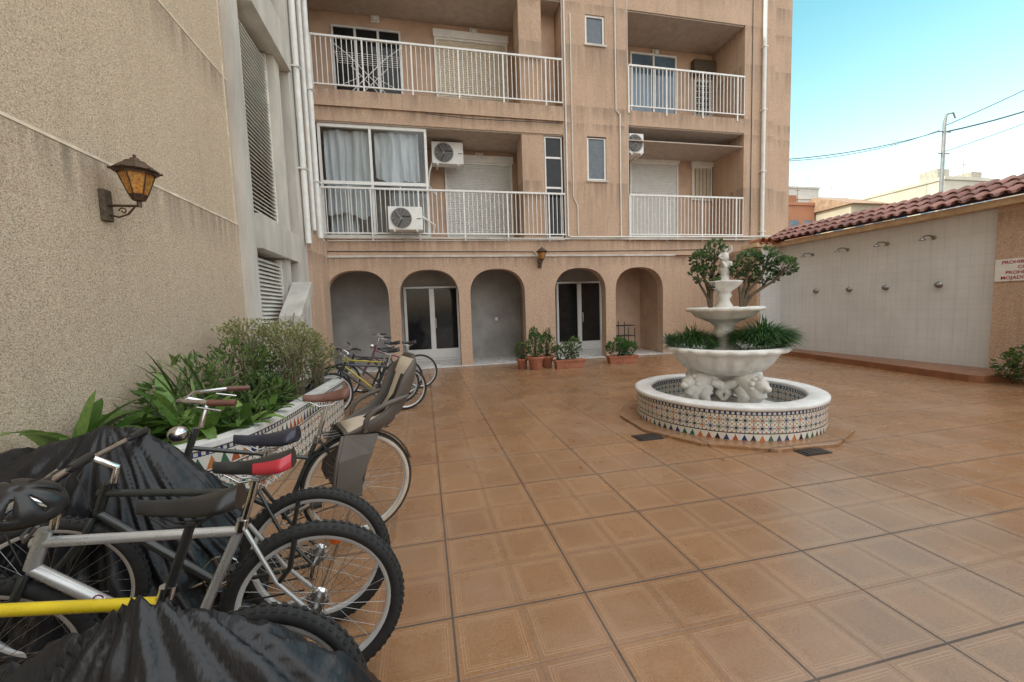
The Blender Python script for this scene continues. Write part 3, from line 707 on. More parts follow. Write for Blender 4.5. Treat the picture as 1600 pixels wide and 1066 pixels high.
def sheet(b,A,Bp,za,zb,uv=False,mat=0,smooth=True):
    u=0;vs=[];uvs=[];fs=[]
    for i,(p,q) in enumerate(zip(A,Bp)):
        if i: u+=(A[i]-A[i-1]).length
        vs+= [(p.x,p.y,za),(q.x,q.y,zb)]; uvs+= [(u,za),(u,zb)]
        if i: k=2*i; fs.append((k-2,k,k+1,k-1))
    b.add(vs,fs,mat,smooth,.5,uvs)
b=B(); sheet(b,pp,pp,0,.53); b.build('mosaic_face',MOS_P,PL)
b=B(); o1=offs(pp,-.015); sheet(b,o1,o1,.525,.565); sheet(b,o1,inn,.565,.567); sheet(b,inn,inn,.567,.40); sheet(b,o1,pp,.525,.525); b.build('rim',simple('planter_rim',(.68,.67,.65),.5,var=.18,vs=5,bs=.3),PL)
b=B(); c=[(p.x,p.y,.47+.03*noise.noise(p*3)) for p in inn]; n=len(c); b.add(c+[(-2.1,4.9,.52)],[(i,i+1,n) for i in range(n-1)]); b.build('soil',SOIL,PL)
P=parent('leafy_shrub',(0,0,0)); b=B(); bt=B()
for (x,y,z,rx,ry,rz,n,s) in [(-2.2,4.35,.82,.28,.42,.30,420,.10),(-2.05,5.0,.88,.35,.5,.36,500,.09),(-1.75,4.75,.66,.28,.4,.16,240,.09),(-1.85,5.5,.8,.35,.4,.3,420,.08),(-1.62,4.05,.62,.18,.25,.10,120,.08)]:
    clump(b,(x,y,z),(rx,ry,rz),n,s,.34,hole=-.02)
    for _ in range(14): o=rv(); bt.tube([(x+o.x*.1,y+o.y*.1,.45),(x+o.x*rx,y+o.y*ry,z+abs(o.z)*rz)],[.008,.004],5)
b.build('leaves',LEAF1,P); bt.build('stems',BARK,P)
P=parent('flowering_shrub'); b=B(); bt=B()
TWIG=simple('pale_twigs',(.22,.18,.11),.9,var=.3,vs=20)
for (x,y,z,rx,ry,rz,n,s) in [(-1.85,6.0,1.05,.45,.45,.38,1700,.05),(-1.6,5.4,1.08,.35,.45,.30,1150,.05),(-2.1,5.5,1.20,.35,.5,.28,1000,.05),(-1.5,6.1,.85,.28,.35,.3,700,.05)]:
    clump(b,(x,y,z),(rx,ry,rz),n,s,.5,hole=-.02)
    for _ in range(45): 
        o=rv(); tip=Vector((x+o.x*rx*1.15,y+o.y*ry*1.15,z+abs(o.z)*rz*1.3)); bt.tube([(x+o.x*.1,y+o.y*.1,.45),(x+o.x*rx*.5,y+o.y*ry*.5,z),tip],[.005,.003,.0015],4)
        for k in range(7): leaf(b,tip-Vector((o.x*rx,o.y*ry,rz))*.07*k,rv()+Vector((0,0,.5)),.018,.04,rv(),random.uniform(.5,1))
b.build('leaves',LEAF2,P); bt.build('stems',TWIG,P)
P=parent('arching_grass_plant'); b=B()
for (x,y,n,l) in [(-2.2,4.6,70,.85),(-2.1,4.1,65,.70),(-1.95,5.1,60,.70),(-2.25,3.8,34,.58),(-1.75,4.9,50,.55),(-1.8,4.4,50,.5)]:
    for _ in range(n):
        a=random.uniform(0,6.28); e=random.uniform(.5,1.4)
        blade(b,(x+random.uniform(-.15,.15),y+random.uniform(-.2,.2),.5),Vector((math.cos(a)*math.cos(e),math.sin(a)*math.cos(e),math.sin(e))),l*random.uniform(.7,1.2),.028,random.uniform(.8,2.2),random.random(),8)
b.build('blades',LEAF1,P)
P=parent('aspidistra'); b=B()
for (x,y,z,n,l,w) in [(-2.40,3.32,.52,20,.60,.14),(-2.2,3.55,.5,12,.54,.13),(-1.85,3.72,.5,24,.44,.12),(-1.62,3.95,.5,16,.34,.10),(-2.05,3.85,.5,20,.54,.12),(-1.6,4.4,.5,12,.34,.10)]:
    for _ in range(n):
        a=random.uniform(0,6.28); e=random.uniform(.55,1.35)
        d=Vector((math.cos(a)*math.cos(e),math.sin(a)*math.cos(e),math.sin(e)))
        if x<-2.15: d.x=abs(d.x)*.7-.05
        blade(b,(x+random.uniform(-.08,.08),y+random.uniform(-.08,.08),z),d,l*random.uniform(.7,1.2),w*random.uniform(.7,1.1),random.uniform(.8,2.4),random.random(),8)
b.build('leaves',LEAF5,P)
# ---------------------------------------------------------------- potted plants
def pot(loc,r,h,name='potted_plant',f=((0,0,.35,.2,.2,.25,500,.05),),mat=LEAF1,kind='r',w=.5,fl=0):
    P=parent(name,loc); b=B()
    if kind=='r': b.lathe([(0,.0),(r*.7,0),(r*.92,h*.8),(r*1.05,h*.8),(r*1.05,h),(r*.92,h),(r*.9,h*.9),(0,h*.9)],seg=24)
    else:
        b.add([(-w*.46,-.09,0),(w*.46,-.09,0),(w*.46,.09,0),(-w*.46,.09,0),(-w/2,-.11,h),(w/2,-.11,h),(w/2,.11,h),(-w/2,.11,h)],[(0,3,2,1),(4,5,6,7),(0,1,5,4),(1,2,6,5),(2,3,7,6),(3,0,4,7)]); b.box(-w/2-.015,w/2+.015,-.125,.125,h-.03,h+.01)
    b.build('clay_pot',TERRA,P,.004)
    b=B(); bt=B(); bf=B()
    for q in f:
        clump(b,(q[0],q[1],q[2]),q[3:6],q[6],q[7])
        for _ in range(10): o=rv(); bt.tube([(q[0]*.3,q[1]*.3,h*.8),(q[0]+o.x*q[3],q[1]+o.y*q[4],q[2]+o.z*q[5])],[.006,.003],4)
        for _ in range(fl):
            o=rv().normalized(); c=Vector((q[0]+o.x*q[3],q[1]+o.y*q[4],q[2]+o.z*q[5]))
            for k in range(5): leaf(bf,c,Vector((math.cos(k*1.26),math.sin(k*1.26),.3)),.022,.028,Vector((0,0,1)),.5)
    b.build('leaves',mat,P); bt.build('stems',BARK,P)
    if fl: bf.build('blossoms',simple('pale_pink_petals',(.72,.55,.60),.6),P)
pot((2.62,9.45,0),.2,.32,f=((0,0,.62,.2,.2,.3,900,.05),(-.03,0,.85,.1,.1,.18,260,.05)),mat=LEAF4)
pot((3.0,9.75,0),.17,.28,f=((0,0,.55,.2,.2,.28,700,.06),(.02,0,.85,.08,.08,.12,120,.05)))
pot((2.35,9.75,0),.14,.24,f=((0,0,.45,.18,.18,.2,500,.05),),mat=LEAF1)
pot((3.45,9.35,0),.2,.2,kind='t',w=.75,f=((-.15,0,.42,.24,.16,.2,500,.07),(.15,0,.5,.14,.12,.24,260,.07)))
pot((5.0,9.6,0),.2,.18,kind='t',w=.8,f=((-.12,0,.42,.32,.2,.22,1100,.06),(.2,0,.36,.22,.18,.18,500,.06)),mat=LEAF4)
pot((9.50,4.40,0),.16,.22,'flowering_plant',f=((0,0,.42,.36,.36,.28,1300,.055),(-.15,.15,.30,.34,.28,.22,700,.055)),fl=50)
P=parent('iron_rack',(6.05,11.45,.035)); b=B()
for x in (-.35,0,.35):
    for y in (0,.4): b.tube([(x,y,0),(x,y,.85+.1*math.cos(x*9))],.014,6)
for z in (.25,.5,.82):
    b.tube([(-.35,0,z),(.35,0,z)],.012,6); b.tube([(-.35,.4,z),(.35,.4,z)],.012,6); b.tube([(-.35,0,z),(-.35,.4,z)],.012,6); b.tube([(.35,0,z),(.35,.4,z)],.012,6)
for i in range(6): b.box(-.34,.34,.04+i*.06,.07+i*.06,.5,.51); b.box(-.34,.34,.04+i*.06,.07+i*.06,.25,.26)
b.build('rack_frame',BLACK,P)
# fallen leaves near the planter and pots
b=B()
for _ in range(70):
    x=random.choice([random.gauss(-.9,.35),random.gauss(2.9,.9),random.uniform(-.5,9)]); y=random.choice([random.uniform(3.2,7),random.gauss(9.2,.5)])
    leaf(b,Vector((x,y,.006)),Vector((random.uniform(-1,1),random.uniform(-1,1),.05)),.02,.045,Vector((0,0,1)),random.random(),.15)
b.build('fallen_leaves',foliage_mat('dry_leaves',(.12,.08,.03),(.30,.24,.10)))
# ---------------------------------------------------------------- bicycles
def paint(name,c,r=.3,metal=.0): return simple(name,c,r,metal=metal,var=.12,vs=8,coat=.4)
def wheel(b,c,R,tr=.024,knob=True,tan=False,M0=None):
    cx,cz=c; b.M=M0
    seg=64
    b.tube([(cx+(R-tr)*math.cos(2*math.pi*k/seg),0,cz+(R-tr)*math.sin(2*math.pi*k/seg)) for k in range(seg)],tr,10,0,closed=True,up=(0,1,0))
    if tan:
        for s in (-1,1): b.tube([(cx+(R-tr*1.7)*math.cos(2*math.pi*k/seg),s*tr*.62,cz+(R-tr*1.7)*math.sin(2*math.pi*k/seg)) for k in range(seg)],tr*.75,6,3,closed=True,up=(0,1,0))
    if knob:
        nk=66
        for k in range(nk):
            a=2*math.pi*k/nk
            for s,off in ((-1,0),(1,.5),(0,.25)):
                aa=a+off*2*math.pi/nk; rr=R-.001-(.006 if s else 0)
                Mx=Matrix.Translation((cx+rr*math.cos(aa),s*tr*.62,cz+rr*math.sin(aa)))@Matrix.Rotation(-aa,4,'Y')@Matrix.Rotation(-s*.6,4,'Z')
                b.obox(Mx,.0045,.0055,.007,0)
    ri=R-2*tr
    b.lathe([(ri+.004,-.012),(ri-.012,-.010),(ri-.014,0),(ri-.012,.010),(ri+.004,.012)],(cx,0,cz),64,1,axis='y')
    b.tube([(cx,-.045,cz),(cx,.045,cz)],.016,10,2)
    for s in (-1,1): b.tube([(cx,s*.03,cz),(cx,s*.034,cz)],.028,12,2)
    for k in range(32):
        a=2*math.pi*k/32; s=1 if k%2 else -1; a2=a+(.9 if (k//2)%2 else -.9)
        b.tube([(cx+.026*math.cos(a2),s*.032,cz+.026*math.sin(a2)),(cx+(ri-.01)*math.cos(a),0,cz+(ri-.01)*math.sin(a))],.0012,4,2,cap=False)
    b.M=None
def saddle(b,c,l=.27,w=.075,mat=0,tilt=0,M0=None,stripe=None):
    b.M=M0
    cx,cz=c; n=16; seg=14; vs=[];fs=[]
    for i in range(n+1):
        t=i/n; x=cx-l*.5+l*t
        hw=w if t<.12 else (w*max(.24,(1-(t-.12)/.5*.76)) if t<.62 else w*.24)
        hw*= (.55+.45*min(1,t/.1)) if t<.1 else 1
        if t>.93: hw*=.7
        hh=.022+.018*(1-t)
        z=cz+.018*(abs(t-.5)*2)**2+tilt*(t-.5)
        for k in range(seg):
            th=2*math.pi*k/seg; y=hw*math.cos(th); zz=hh*math.sin(th)*(1 if math.sin(th)>0 else .8)-(.012*(abs(math.cos(th))**3))
            vs.append((x,y,z+zz))
    for i in range(n):
        for k in range(seg):
            l2=(k+1)%seg; f=(i*seg+k,i*seg+l2,(i+1)*seg+l2,(i+1)*seg+k); fs.append(f)
    red=[f for j,f in enumerate(fs) if stripe is not None and (j//seg)<8 and (j%seg) in (0,1,5,6,12,13,7)]
    b.add(vs,[f for f in fs if f not in red],mat,True)
    if red: b.add(vs,red,stripe,True)
    b.add(vs[:seg],[tuple(range(seg))],mat); b.add(vs[-seg:],[tuple(range(seg))],mat)
    for s in (-1,1): b.tube([(cx-.09,s*.025,cz-.01),(cx-.03,s*.02,cz-.045),(cx+.05,s*.02,cz-.045),(cx+.10,s*.012,cz-.01)],.004,6,2)
    b.M=None
def bike(name,loc,heading,frame_m,R=.335,tr=.026,knob=True,tan=None,saddle_m=None,sz=.93,steer=0,lean=0,kind='mtb',tube_r=.017,post=None,grip=None,rim=None,stripe=None,wb=1.06,fork_m=None,top2=None,st=0):
    P=parent(name,loc,(lean,0,heading))
    sm=saddle_m or BLACK; grip=grip or BLACK
    ht,hb=((wb-.24,.80),(wb-.19,.67)) if kind=='mtb' else ((wb-.27,.90),(wb-.20,.70))
    piv=Vector((hb[0],0,hb[1])); ax=(Vector((ht[0],0,ht[1]))-piv).normalized()
    MS=Matrix.Translation(piv)@Matrix.Rotation(steer,4,ax)@Matrix.Translation(-piv)
    b=B(); wheel(b,(0,R),R,tr,knob,bool(tan)); wheel(b,(wb,R),R,tr,knob,bool(tan),MS)
    b.build('wheels',[RUB,rim or ALU,STEEL,tan or RUB],P)
    BBx,BBz=.44,.285; sc=(.235,.72)
    b=B()
    def T(a,c,r=tube_r,m=0): b.tube([(a[0],0,a[1]),(c[0],0,c[1])],r,10,m)
    if kind=='mtb':
        T((hb[0]-.01,hb[1]+.09),(sc[0]+.005,sc[1]-.03),tube_r*.95,1 if top2 else 0)
    else:
        T((hb[0]-.02,hb[1]+.10),(sc[0]+.04,sc[1]-.12),tube_r*.85)
    T(hb,(BBx,BBz),tube_r*1.12); T(sc,(BBx,BBz),tube_r*.95,st); T(ht,hb,tube_r*1.15)
    b.tube([(BBx,-.035,BBz),(BBx,.035,BBz)],.024,12)
    for s in (-1,1):
        b.tube([(0,s*.062,R),(.12,s*.055,R+.19*.8),(sc[0]-.015,s*.02,sc[1]-.02)],.008,8,st); b.tube([(0,s*.062,R),(.15,s*.05,R-.02),(BBx-.03,s*.03,BBz)],.0095,8,st)
    b.build('frame',[frame_m,top2 or frame_m,BLACK],P)
    b=B(); b.M=MS
    for s in (-1,1): b.tube([(hb[0]+.01,s*.02,hb[1]-.01),(hb[0]+.025,s*.05,hb[1]-.07),(wb-.03,s*.055,R+.1),(wb,s*.055,R)],[.015,.014,.012,.009],8)
    b.M=None; b.build('fork',fork_m or frame_m,P)
    b=B(); b.M=MS
    hx,hz=ht[0]-.02,ht[1]
    if kind=='mtb':
        b.tube([(hx,0,hz),(hx-.02,0,hz+.07),(hx+.06,0,hz+.12)],.014,8)
        b.tube([(hx+.02,-.31,hz+.14),(hx+.06,-.10,hz+.12),(hx+.06,.10,hz+.12),(hx+.02,.31,hz+.14)],.012,8)
        for s in (-1,1):
            b.tube([(hx+.03,s*.20,hz+.135),(hx+.02,s*.31,hz+.14)],.017,10,1); b.tube([(hx+.05,s*.17,hz+.13),(hx+.10,s*.2,hz+.115),(hx+.11,s*.28,hz+.11)],.006,6)
            b.tube([(hx+.06,s*.14,hz+.12),(hx+.14,s*.14,hz+.10),(hx+.16,s*.06,hz+.02),(hb[0]+.04,s*.03,hb[1])],.003,5,1)
    else:
        b.tube([(hx,0,hz),(hx-.04,0,hz+.14),(hx+.05,0,hz+.17)],.013,8)
        b.tube([(hx-.20,-.30,hz+.16),(hx-.10,-.28,hz+.17),(hx+.05,-.16,hz+.18),(hx+.05,0,hz+.17),(hx+.05,.16,hz+.18),(hx-.10,.28,hz+.17),(hx-.20,.30,hz+.16)],.0115,8)
        for s in (-1,1):
            b.tube([(hx-.21,s*.302,hz+.157),(hx-.09,s*.278,hz+.17)],.017,10,1); b.tube([(hx-.04,s*.25,hz+.15),(hx-.14,s*.27,hz+.12)],.006,6)
        b.sphere((hx+.10,0,hz-.02),(.05,.045,.045),0)
    b.M=None; b.build('handlebar',[CHROME,grip],P)
    b=B(); sx=sc[0]-(sz-sc[1])*.28
    b.tube([(sc[0],0,sc[1]-.02),(sx,0,sz-.045)],.0135,10,2); b.tube([(sc[0]+.006,0,sc[1]-.03),(sc[0]-.004,0,sc[1]+.015)],.021,10,1); saddle(b,(sx,sz),mat=0,stripe=3 if stripe else None)
    b.build('saddle',[sm,CHROME,post or CHROME,stripe or sm],P)
    b=B(); y=-.055
    b.lathe([(.085,-.002),(.092,0),(.085,.002)],(BBx,y,BBz),32,axis='y'); b.lathe([(.0,-.003),(.03,-.003),(.03,.003),(0,.003)],(BBx,y,BBz),16,axis='y')
    for k in range(5):
        a=k*1.2566; b.tube([(BBx,y,BBz),(BBx+.088*math.cos(a),y,BBz+.088*math.sin(a))],.006,5)
    for r in (.02,.03,.038,.045): b.lathe([(r,-.001),(r,.002),(0,.002)],(0,-.032-.003*(5-r*100),R),20,axis='y')
    for s,a in ((-1,-.4),(1,-.4+math.pi)):
        e=(BBx+.17*math.cos(a),s*.085,BBz+.17*math.sin(a)); b.tube([(BBx,s*.06,BBz),e],[.012,.009],8); Mx=Matrix.Translation((e[0],s*.13,e[2])); b.obox(Mx,.03,.045,.009,1)
    b.tube([(BBx,y,BBz+.088),(.05,-.04,R+.04)],.004,5,1); b.tube([(BBx,y,BBz-.088),(.08,-.04,R-.12),(.03,-.04,R-.14)],.004,5,1)
    b.tube([(.02,-.045,R-.02),(.035,-.045,R-.08),(.05,-.045,R-.14)],.009,6,1)
    b.tube([(0,-.075,R),(0,.075,R)],.008,8)
    if kind=='mtb': b.tube([(.05,.04,R+.30),(.07,.055,R+.2),(.12,.05,R+.14)],.01,6,1)
    b.build('drivetrain',[CHROME,BLACK],P)
    return P,sc,MS
SIL=simple('silver_paint',(.56,.56,.55),.30,metal=.5,var=.14); YEL=paint('yellow_paint',(.70,.52,.02)); DARK=paint('dark_frame',(.025,.03,.028)); NAVY=paint('navy_saddle',(.012,.016,.035),.5)
REDM=paint('red_saddle_trim',(.50,.03,.05),.45); CREAM=simple('cream_sidewall',(.55,.46,.36),.7); BROWN=simple('brown_leather',(.14,.055,.035),.45,var=.2)
H=math.pi
P,_,_=bike('bicycle',(-.48,1.68,0),H+.05,SIL,R=.34,tr=.028,sz=.93,stripe=REDM,steer=.15,fork_m=DARK,tube_r=.019)
for t,x,z,s,c in (('CLO',.70,.545,.045,(.25,.03,.12)),('ROT',.575,.425,.05,(.15,.02,.08))):
    cu=bpy.data.curves.new('frame_lettering','FONT'); cu.body=t; cu.size=s; cu.extrude=.001; cu.align_y='CENTER'; cu.materials.append(simple('letter_'+t,c,.4))
    o=bpy.data.objects.new('frame_lettering',cu); COL.objects.link(o); o.parent=P; o.location=(x,.0235,z)
    o.rotation_euler=(Matrix.Rotation(H,4,'Z')@Matrix.Rotation(math.radians(43),4,'Y')@Matrix.Rotation(math.pi/2,4,'X')).to_euler()
bike('bicycle',(-.54,1.19,0),H-.02,YEL,R=.32,tr=.026,sz=.95,steer=-.2,post=BLACK,fork_m=BLACK,lean=.16,st=2,tube_r=.018)
Pb,_,_=bike('bicycle',(-.56,2.02,0),H-.03,DARK,R=.34,tr=.026,sz=.93,saddle_m=NAVY,steer=.1)
b=B(); b.lathe([(0,-.006),(.032,-.006),(.036,0),(.032,.006),(0,.006)],(-.10,.03,.44),20,axis='y')
b.build('wheel_reflector',simple('orange_reflector',(.80,.16,.02),.2,var=.2,vs=60),Pb)
P,sc,MS=bike('bicycle',(-.48,2.80,0),H+.36,DARK,R=.36,tr=.022,knob=False,tan=CREAM,sz=.97,saddle_m=BROWN,grip=BROWN,kind='city',steer=-.1,wb=1.10,tube_r=.015)
b=B()
for cx,a0,a1 in ((0,-.3,2.9),(1.10,.5,3.0)):
    vs=[];fs=[];n=26
    for i in range(n+1):
        a=a0+(a1-a0)*i/n
        for y,dr in ((-.028,-.008),(0,.004),(.028,-.008)): vs.append((cx+(.375+dr)*math.cos(a)*(1),y,.36+(.375+dr)*math.sin(a)))
    for i in range(n):
        k=i*3; fs+= [(k,k+1,k+4,k+3),(k+1,k+2,k+5,k+4)]
    b.add(vs,fs,0,True)
for s in (-1,1): b.tube([(0,s*.07,.36),(-.10,s*.08,.72)],.006,6)
b.tube([(-.2,0,.73),(.2,0,.73)],.006,6); b.tube([(-.2,-.06,.73),(.2,-.06,.73)],.006,6);b.tube([(-.2,.06,.73),(.2,.06,.73)],.006,6)
b.build('mudguards_and_rack',DARK,P)
SEATP=simple('taupe_plastic',(.10,.083,.070),.5,var=.08); CUSH=simple('beige_cushion',(.52,.45,.35),.9,var=.10,bs=.2)
CS=parent('child_seat'); CS.parent=P; CS.location=(.02,0,.0)
b=B()
path=[(-.42,1.22,.10,.0),(-.425,1.17,.16,.05),(-.41,1.08,.195,.11),(-.37,.98,.19,.11),(-.325,.88,.18,.10),(-.26,.79,.19,.12),(-.17,.735,.19,.12),(-.04,.72,.185,.08),(.05,.73,.17,.03),(.09,.75,.15,.0)]
vs=[];fs=[]
K=17
for i,(x,z,w,dp) in enumerate(path):
    if i==0: t=Vector((path[1][0]-x,0,path[1][1]-z))
    else: t=Vector((x-path[i-1][0],0,z-path[i-1][1]))
    t.normalize(); nrm=Vector((-t.z,0,t.x))
    for k in range(K):
        u=-1+2*k/(K-1); yy=w*math.copysign(min(1,abs(u)*1.25),u); hh=dp*max(0,(abs(u)-.6)/.4)**1.1
        vs.append(Vector((x,yy,z))+nrm*hh)
for i in range(len(path)-1):
    for k in range(K-1):
        if i in (2,3) and k in (5,6,9,10): continue      # ventilation slots in the back
        fs.append((i*K+k,i*K+k+1,(i+1)*K+k+1,(i+1)*K+k))
b.add(vs,fs,0,True)
for s in (-1,1):
    b.tube([(-.33,s*.19,.95),(-.22,s*.215,.93),(-.10,s*.215,.90),(-.03,s*.21,.83),(-.04,s*.19,.75)],.018,8)
o=b.build('seat_shell',SEATP,CS); md=o.modifiers.new('s','SOLIDIFY'); md.thickness=.028; md=o.modifiers.new('b','SUBSURF'); md.levels=1; md.render_levels=1
b=B(); 
for s in (-1,1):
    b.add([(.08,s*.16,.75),(-.12,s*.18,.73),(-.07,s*.20,.62),(.0,s*.21,.48),(.01,s*.21,.37),(.14,s*.21,.36),(.16,s*.21,.43),(.13,s*.20,.60),(.0,s*.20,.62)],[(0,1,2,8),(0,8,7),(8,2,3),(8,3,6,7),(3,4,5,6)],0)
    b.add([(.01,s*.21,.37),(.14,s*.21,.36),(.14,s*.11,.37),(.01,s*.11,.38)],[(0,1,2,3)])
    b.tube([(.01,s*.215,.38),(.15,s*.215,.37),(.17,s*.21,.44),(.14,s*.205,.60),(.09,s*.165,.75)],.012,6)
o=b.build('leg_guards',SEATP,CS); md=o.modifiers.new('s','SOLIDIFY'); md.thickness=.014
b=B(); vs=[];fs=[]
pc=path[1:-1]; nn_=len(pc)-1
for i,(x,z,w,dp) in enumerate(pc):
    f=.04 if 0<i<nn_ else .01
    for k in range(9):
        u=-1+2*k/8; q=f*(max(0,1-u*u)**.4)+.018; vs.append((x+q*(.95 if i<4 else .3),u*w*.80,z+q*(.3 if i<4 else 1)))
for i in range(nn_):
    for k in range(8): fs.append((i*9+k,i*9+k+1,(i+1)*9+k+1,(i+1)*9+k))
b.add(vs,fs,0,True); o=b.build('cushion',CUSH,CS); md=o.modifiers.new('s','SOLIDIFY'); md.thickness=.02
b=B()
for s in (-1,1): b.tube([(-.1,s*.05,.70),(.1,s*.05,.66),(.24,s*.02,.62),(.30,0,.55)],.008,6)
b.tube([(-.33,-.08,1.08),(-.27,-.08,.95),(-.18,-.05,.84),(-.08,-.0,.80)],.013,6); b.tube([(-.33,.08,1.08),(-.27,.08,.95),(-.18,.05,.84),(-.08,.0,.80)],.013,6)
b.build('straps_and_bracket',BLACK,CS)
bike('bicycle',(-.34,6.35,0),H+.12,DARK,knob=False,steer=.3,tr=.02,sz=.92)
bike('bicycle',(-.45,6.85,0),H-.10,paint('olive_yellow_paint',(.42,.36,.04)),knob=False,steer=-.3,tr=.022,sz=.9,fork_m=BLACK,st=2,tube_r=.014)
bike('bicycle',(-.12,8.05,0),H+.05,paint('plum_paint',(.16,.03,.08)),knob=False,steer=.2,tr=.02,sz=.9,kind='city')
bike('bicycle',(-.4,7.45,0),H+.02,DARK,knob=False,steer=.5,tr=.022,sz=.95)
# ---------------------------------------------------------------- covered bikes
def tarp_mat():
    m,nt,p=newmat('black_cover_fabric')
    n=nz(nt,7,5,rough=.6); L(nt,mix(nt,mr(nt,n,.35,.7),(.008,.009,.011),(.017,.018,.021)),p.inputs['Base Color'])
    L(nt,mr(nt,n,.3,.7,.28,.46),p.inputs['Roughness']); p.inputs['Specular IOR Level'].default_value=.45
    bump(nt,p,nz(nt,14,4,rough=.6,stretch=(1,1,.45)),.5,.015)
    return m
TARP=tarp_mat()
def cover(name,loc,heading,prof,width,seed,skirt=.05,fold=1.):
    P=parent(name,loc,(0,0,heading)); b=B()
    n=220; m=100; vs=[];fs=[]
    def interp(x,i):
        for a,c in zip(prof,prof[1:]):
            if a[0]<=x<=c[0]:
                t=(x-a[0])/(c[0]-a[0]); t=.6*t+.4*t*t*(3-2*t); return a[i]+(c[i]-a[i])*t
        return prof[-1][i]
    x0,x1=prof[0][0],prof[-1][0]
    pk=max(prof,key=lambda q:q[1])[0]
    for i in range(n+1):
        x=x0+(x1-x0)*i/n; zt=interp(x,1); w=interp(x,2)
        for j in range(m+1):
            v=-1+2*j/m; s=math.copysign(1,v); a=abs(v)
            drop=a**1.25
            z=zt-(zt-skirt)*drop; half=w*(1-(1-a)**2.2)**.8+width*.25*a*a
            # folds radiate from the highest support point
            ang=math.atan2((x-pk),.10+a*.9)
            f1=1-abs(noise.noise(Vector((ang*3.2+seed,s*2,seed+a*.3)))*2.6)
            f2=1-abs(noise.noise(Vector((ang*8+3*s,seed+4,a*.8)))*2.8)
            f3=1-abs(noise.noise(Vector((x*9+a*5,seed+7*s,a*4)))*3)
            g=max(0,a-.05)
            y=s*half+s*g*(.10*f1+.05*f2+.016*f3)*fold
            z+=.022*noise.noise(Vector((x*4,v*1.6,seed)))+.016*f2*(1-a*.5)+.006*f3
            xx=x+.04*noise.noise(Vector((x*2,v*2,seed+9)))
            vs.append((xx,y,max(.01,z)))
    for i in range(n):
        for j in range(m):
            k=i*(m+1)+j; fs.append((k,k+m+1,k+m+2,k+1))
    b.add(vs,fs,0,True); b.build('cover_sheet',TARP,P); return P
cover('covered_bicycle',(-.02,.93,0),H+.02,[(-.02,.34,.06),(.08,.55,.10),(.20,.72,.12),(.34,.83,.12),(.46,.89,.11),(.56,.94,.08),(.66,.89,.12),(.85,.83,.15),(1.05,.81,.2),(1.3,.79,.25),(1.6,.5,.2),(1.8,.1,.1)],.22,3.3,.04,1.2)
cover('covered_bicycle',(-.92,2.36,0),H+.02,[(-.04,.10,.05),(.08,.45,.09),(.22,.70,.13),(.38,.86,.15),(.52,.95,.15),(.66,.97,.18),(.80,.92,.22),(1.1,.88,.28),(1.4,.7,.25),(1.65,.5,.2)],.22,8.1,.05,1.1)
P=parent('bicycle_helmet',(-1.25,1.50,.94),(.5,.25,.3)); b=B()
vs=[];fs=[]
for i in range(9):
    ph=.5*math.pi*i/8
    for k in range(28):
        th=2*math.pi*k/28; q=1+.05*math.cos(7*th)*math.sin(ph*2)
        vs.append((.10*math.sin(ph)*math.cos(th)*q,.075*math.sin(ph)*math.sin(th)*q,.07*math.cos(ph)))
for i in range(8):
    for k in range(28):
        if 2<=i<=5 and k%4==1: continue
        fs.append((i*28+k,i*28+(k+1)%28,(i+1)*28+(k+1)%28,(i+1)*28+k))
b.add(vs,fs,0,True); o=b.build('helmet_shell',BLACK,P); md=o.modifiers.new('s','SOLIDIFY'); md.thickness=.012
b=B(); b.tube([(.07,.07,0),(.03,.05,-.10),(0,0,-.14),(.03,-.05,-.10),(.07,-.07,0)],.005,6); b.build('chin_strap',simple('strap',(.12,.12,.12),.7),P)
# ---------------------------------------------------------------- background town
def town(name,x0,x1,y0,y1,z1,col,nw=3,nf=3,pitch=False):
    P=parent(name); b=B(); b.box(x0,x1,y0,y1,0,z1); 
    if not pitch: b.box(x0-.1,x1+.1,y0-.1,y1+.1,z1,z1+.25)
    b.build('walls',simple(name+'_render',col,.9,var=.12,vs=.5),P)
    b=B()
    for f in range(nf):
        z=z1-1.9-2.9*f
        for i in range(nw):
            x=x0+(x1-x0)*(i+.5)/nw; b.box(x-.45,x+.45,y0-.04,y0-.002,z-.7,z+.6)
        for i in range(nw):
            y=y0+(y1-y0)*(i+.5)/nw; b.box(x0-.04,x0-.002,y-.45,y+.45,z-.7,z+.6)
    b.build('windows',BGL,P)
    if pitch:
        b=B(); zt=z1; h=pitch; ym=(y0+y1)/2
        b.add([(x0-.3,y0-.4,zt),(x1+.3,y0-.4,zt),(x1+.3,ym,zt+h),(x0-.3,ym,zt+h),(x1+.3,y1+.4,zt),(x0-.3,y1+.4,zt)],[(0,1,2,3),(3,2,4,5),(0,3,5),(1,4,2),(0,5,4,1)]); b.build('roof',simple(name+'_tiles',(.34,.22,.15),.9,var=.25,vs=3),P)
    else:
        b=B()
        b.box(x0+.6,x0+1.8,y0+.8,y0+2,z1+.25,z1+1.1); b.tube([(x1-.8,y0+1,z1+.2),(x1-.8,y0+1,z1+1.9)],.03,5); b.box(x1-1.1,x1-.5,y0+.98,y0+1.02,z1+1.6,z1+1.64)
        b.build('rooftop_hut',simple(name+'_hut',tuple(x*.8 for x in col),.9),P)
    return P
town('brick_house',31.5,34.4,30,37,9.7,(.36,.16,.09),nw=2)
town('white_house',36,43,34,42,11.4,(.50,.48,.45))
town('cream_house',34.6,40.2,27,33,9.1,(.46,.40,.32),pitch=1.3)
town('apartment_block',38.8,43.2,23.5,29,10.1,(.50,.47,.41))
town('low_house',45,56,25,33,10.6,(.46,.42,.36),nw=5)
town('low_house',38,60,14,20,7.4,(.44,.38,.31),nw=6)
town('distant_block',50,58,50,58,17.6,(.46,.43,.40),nw=4,nf=4)
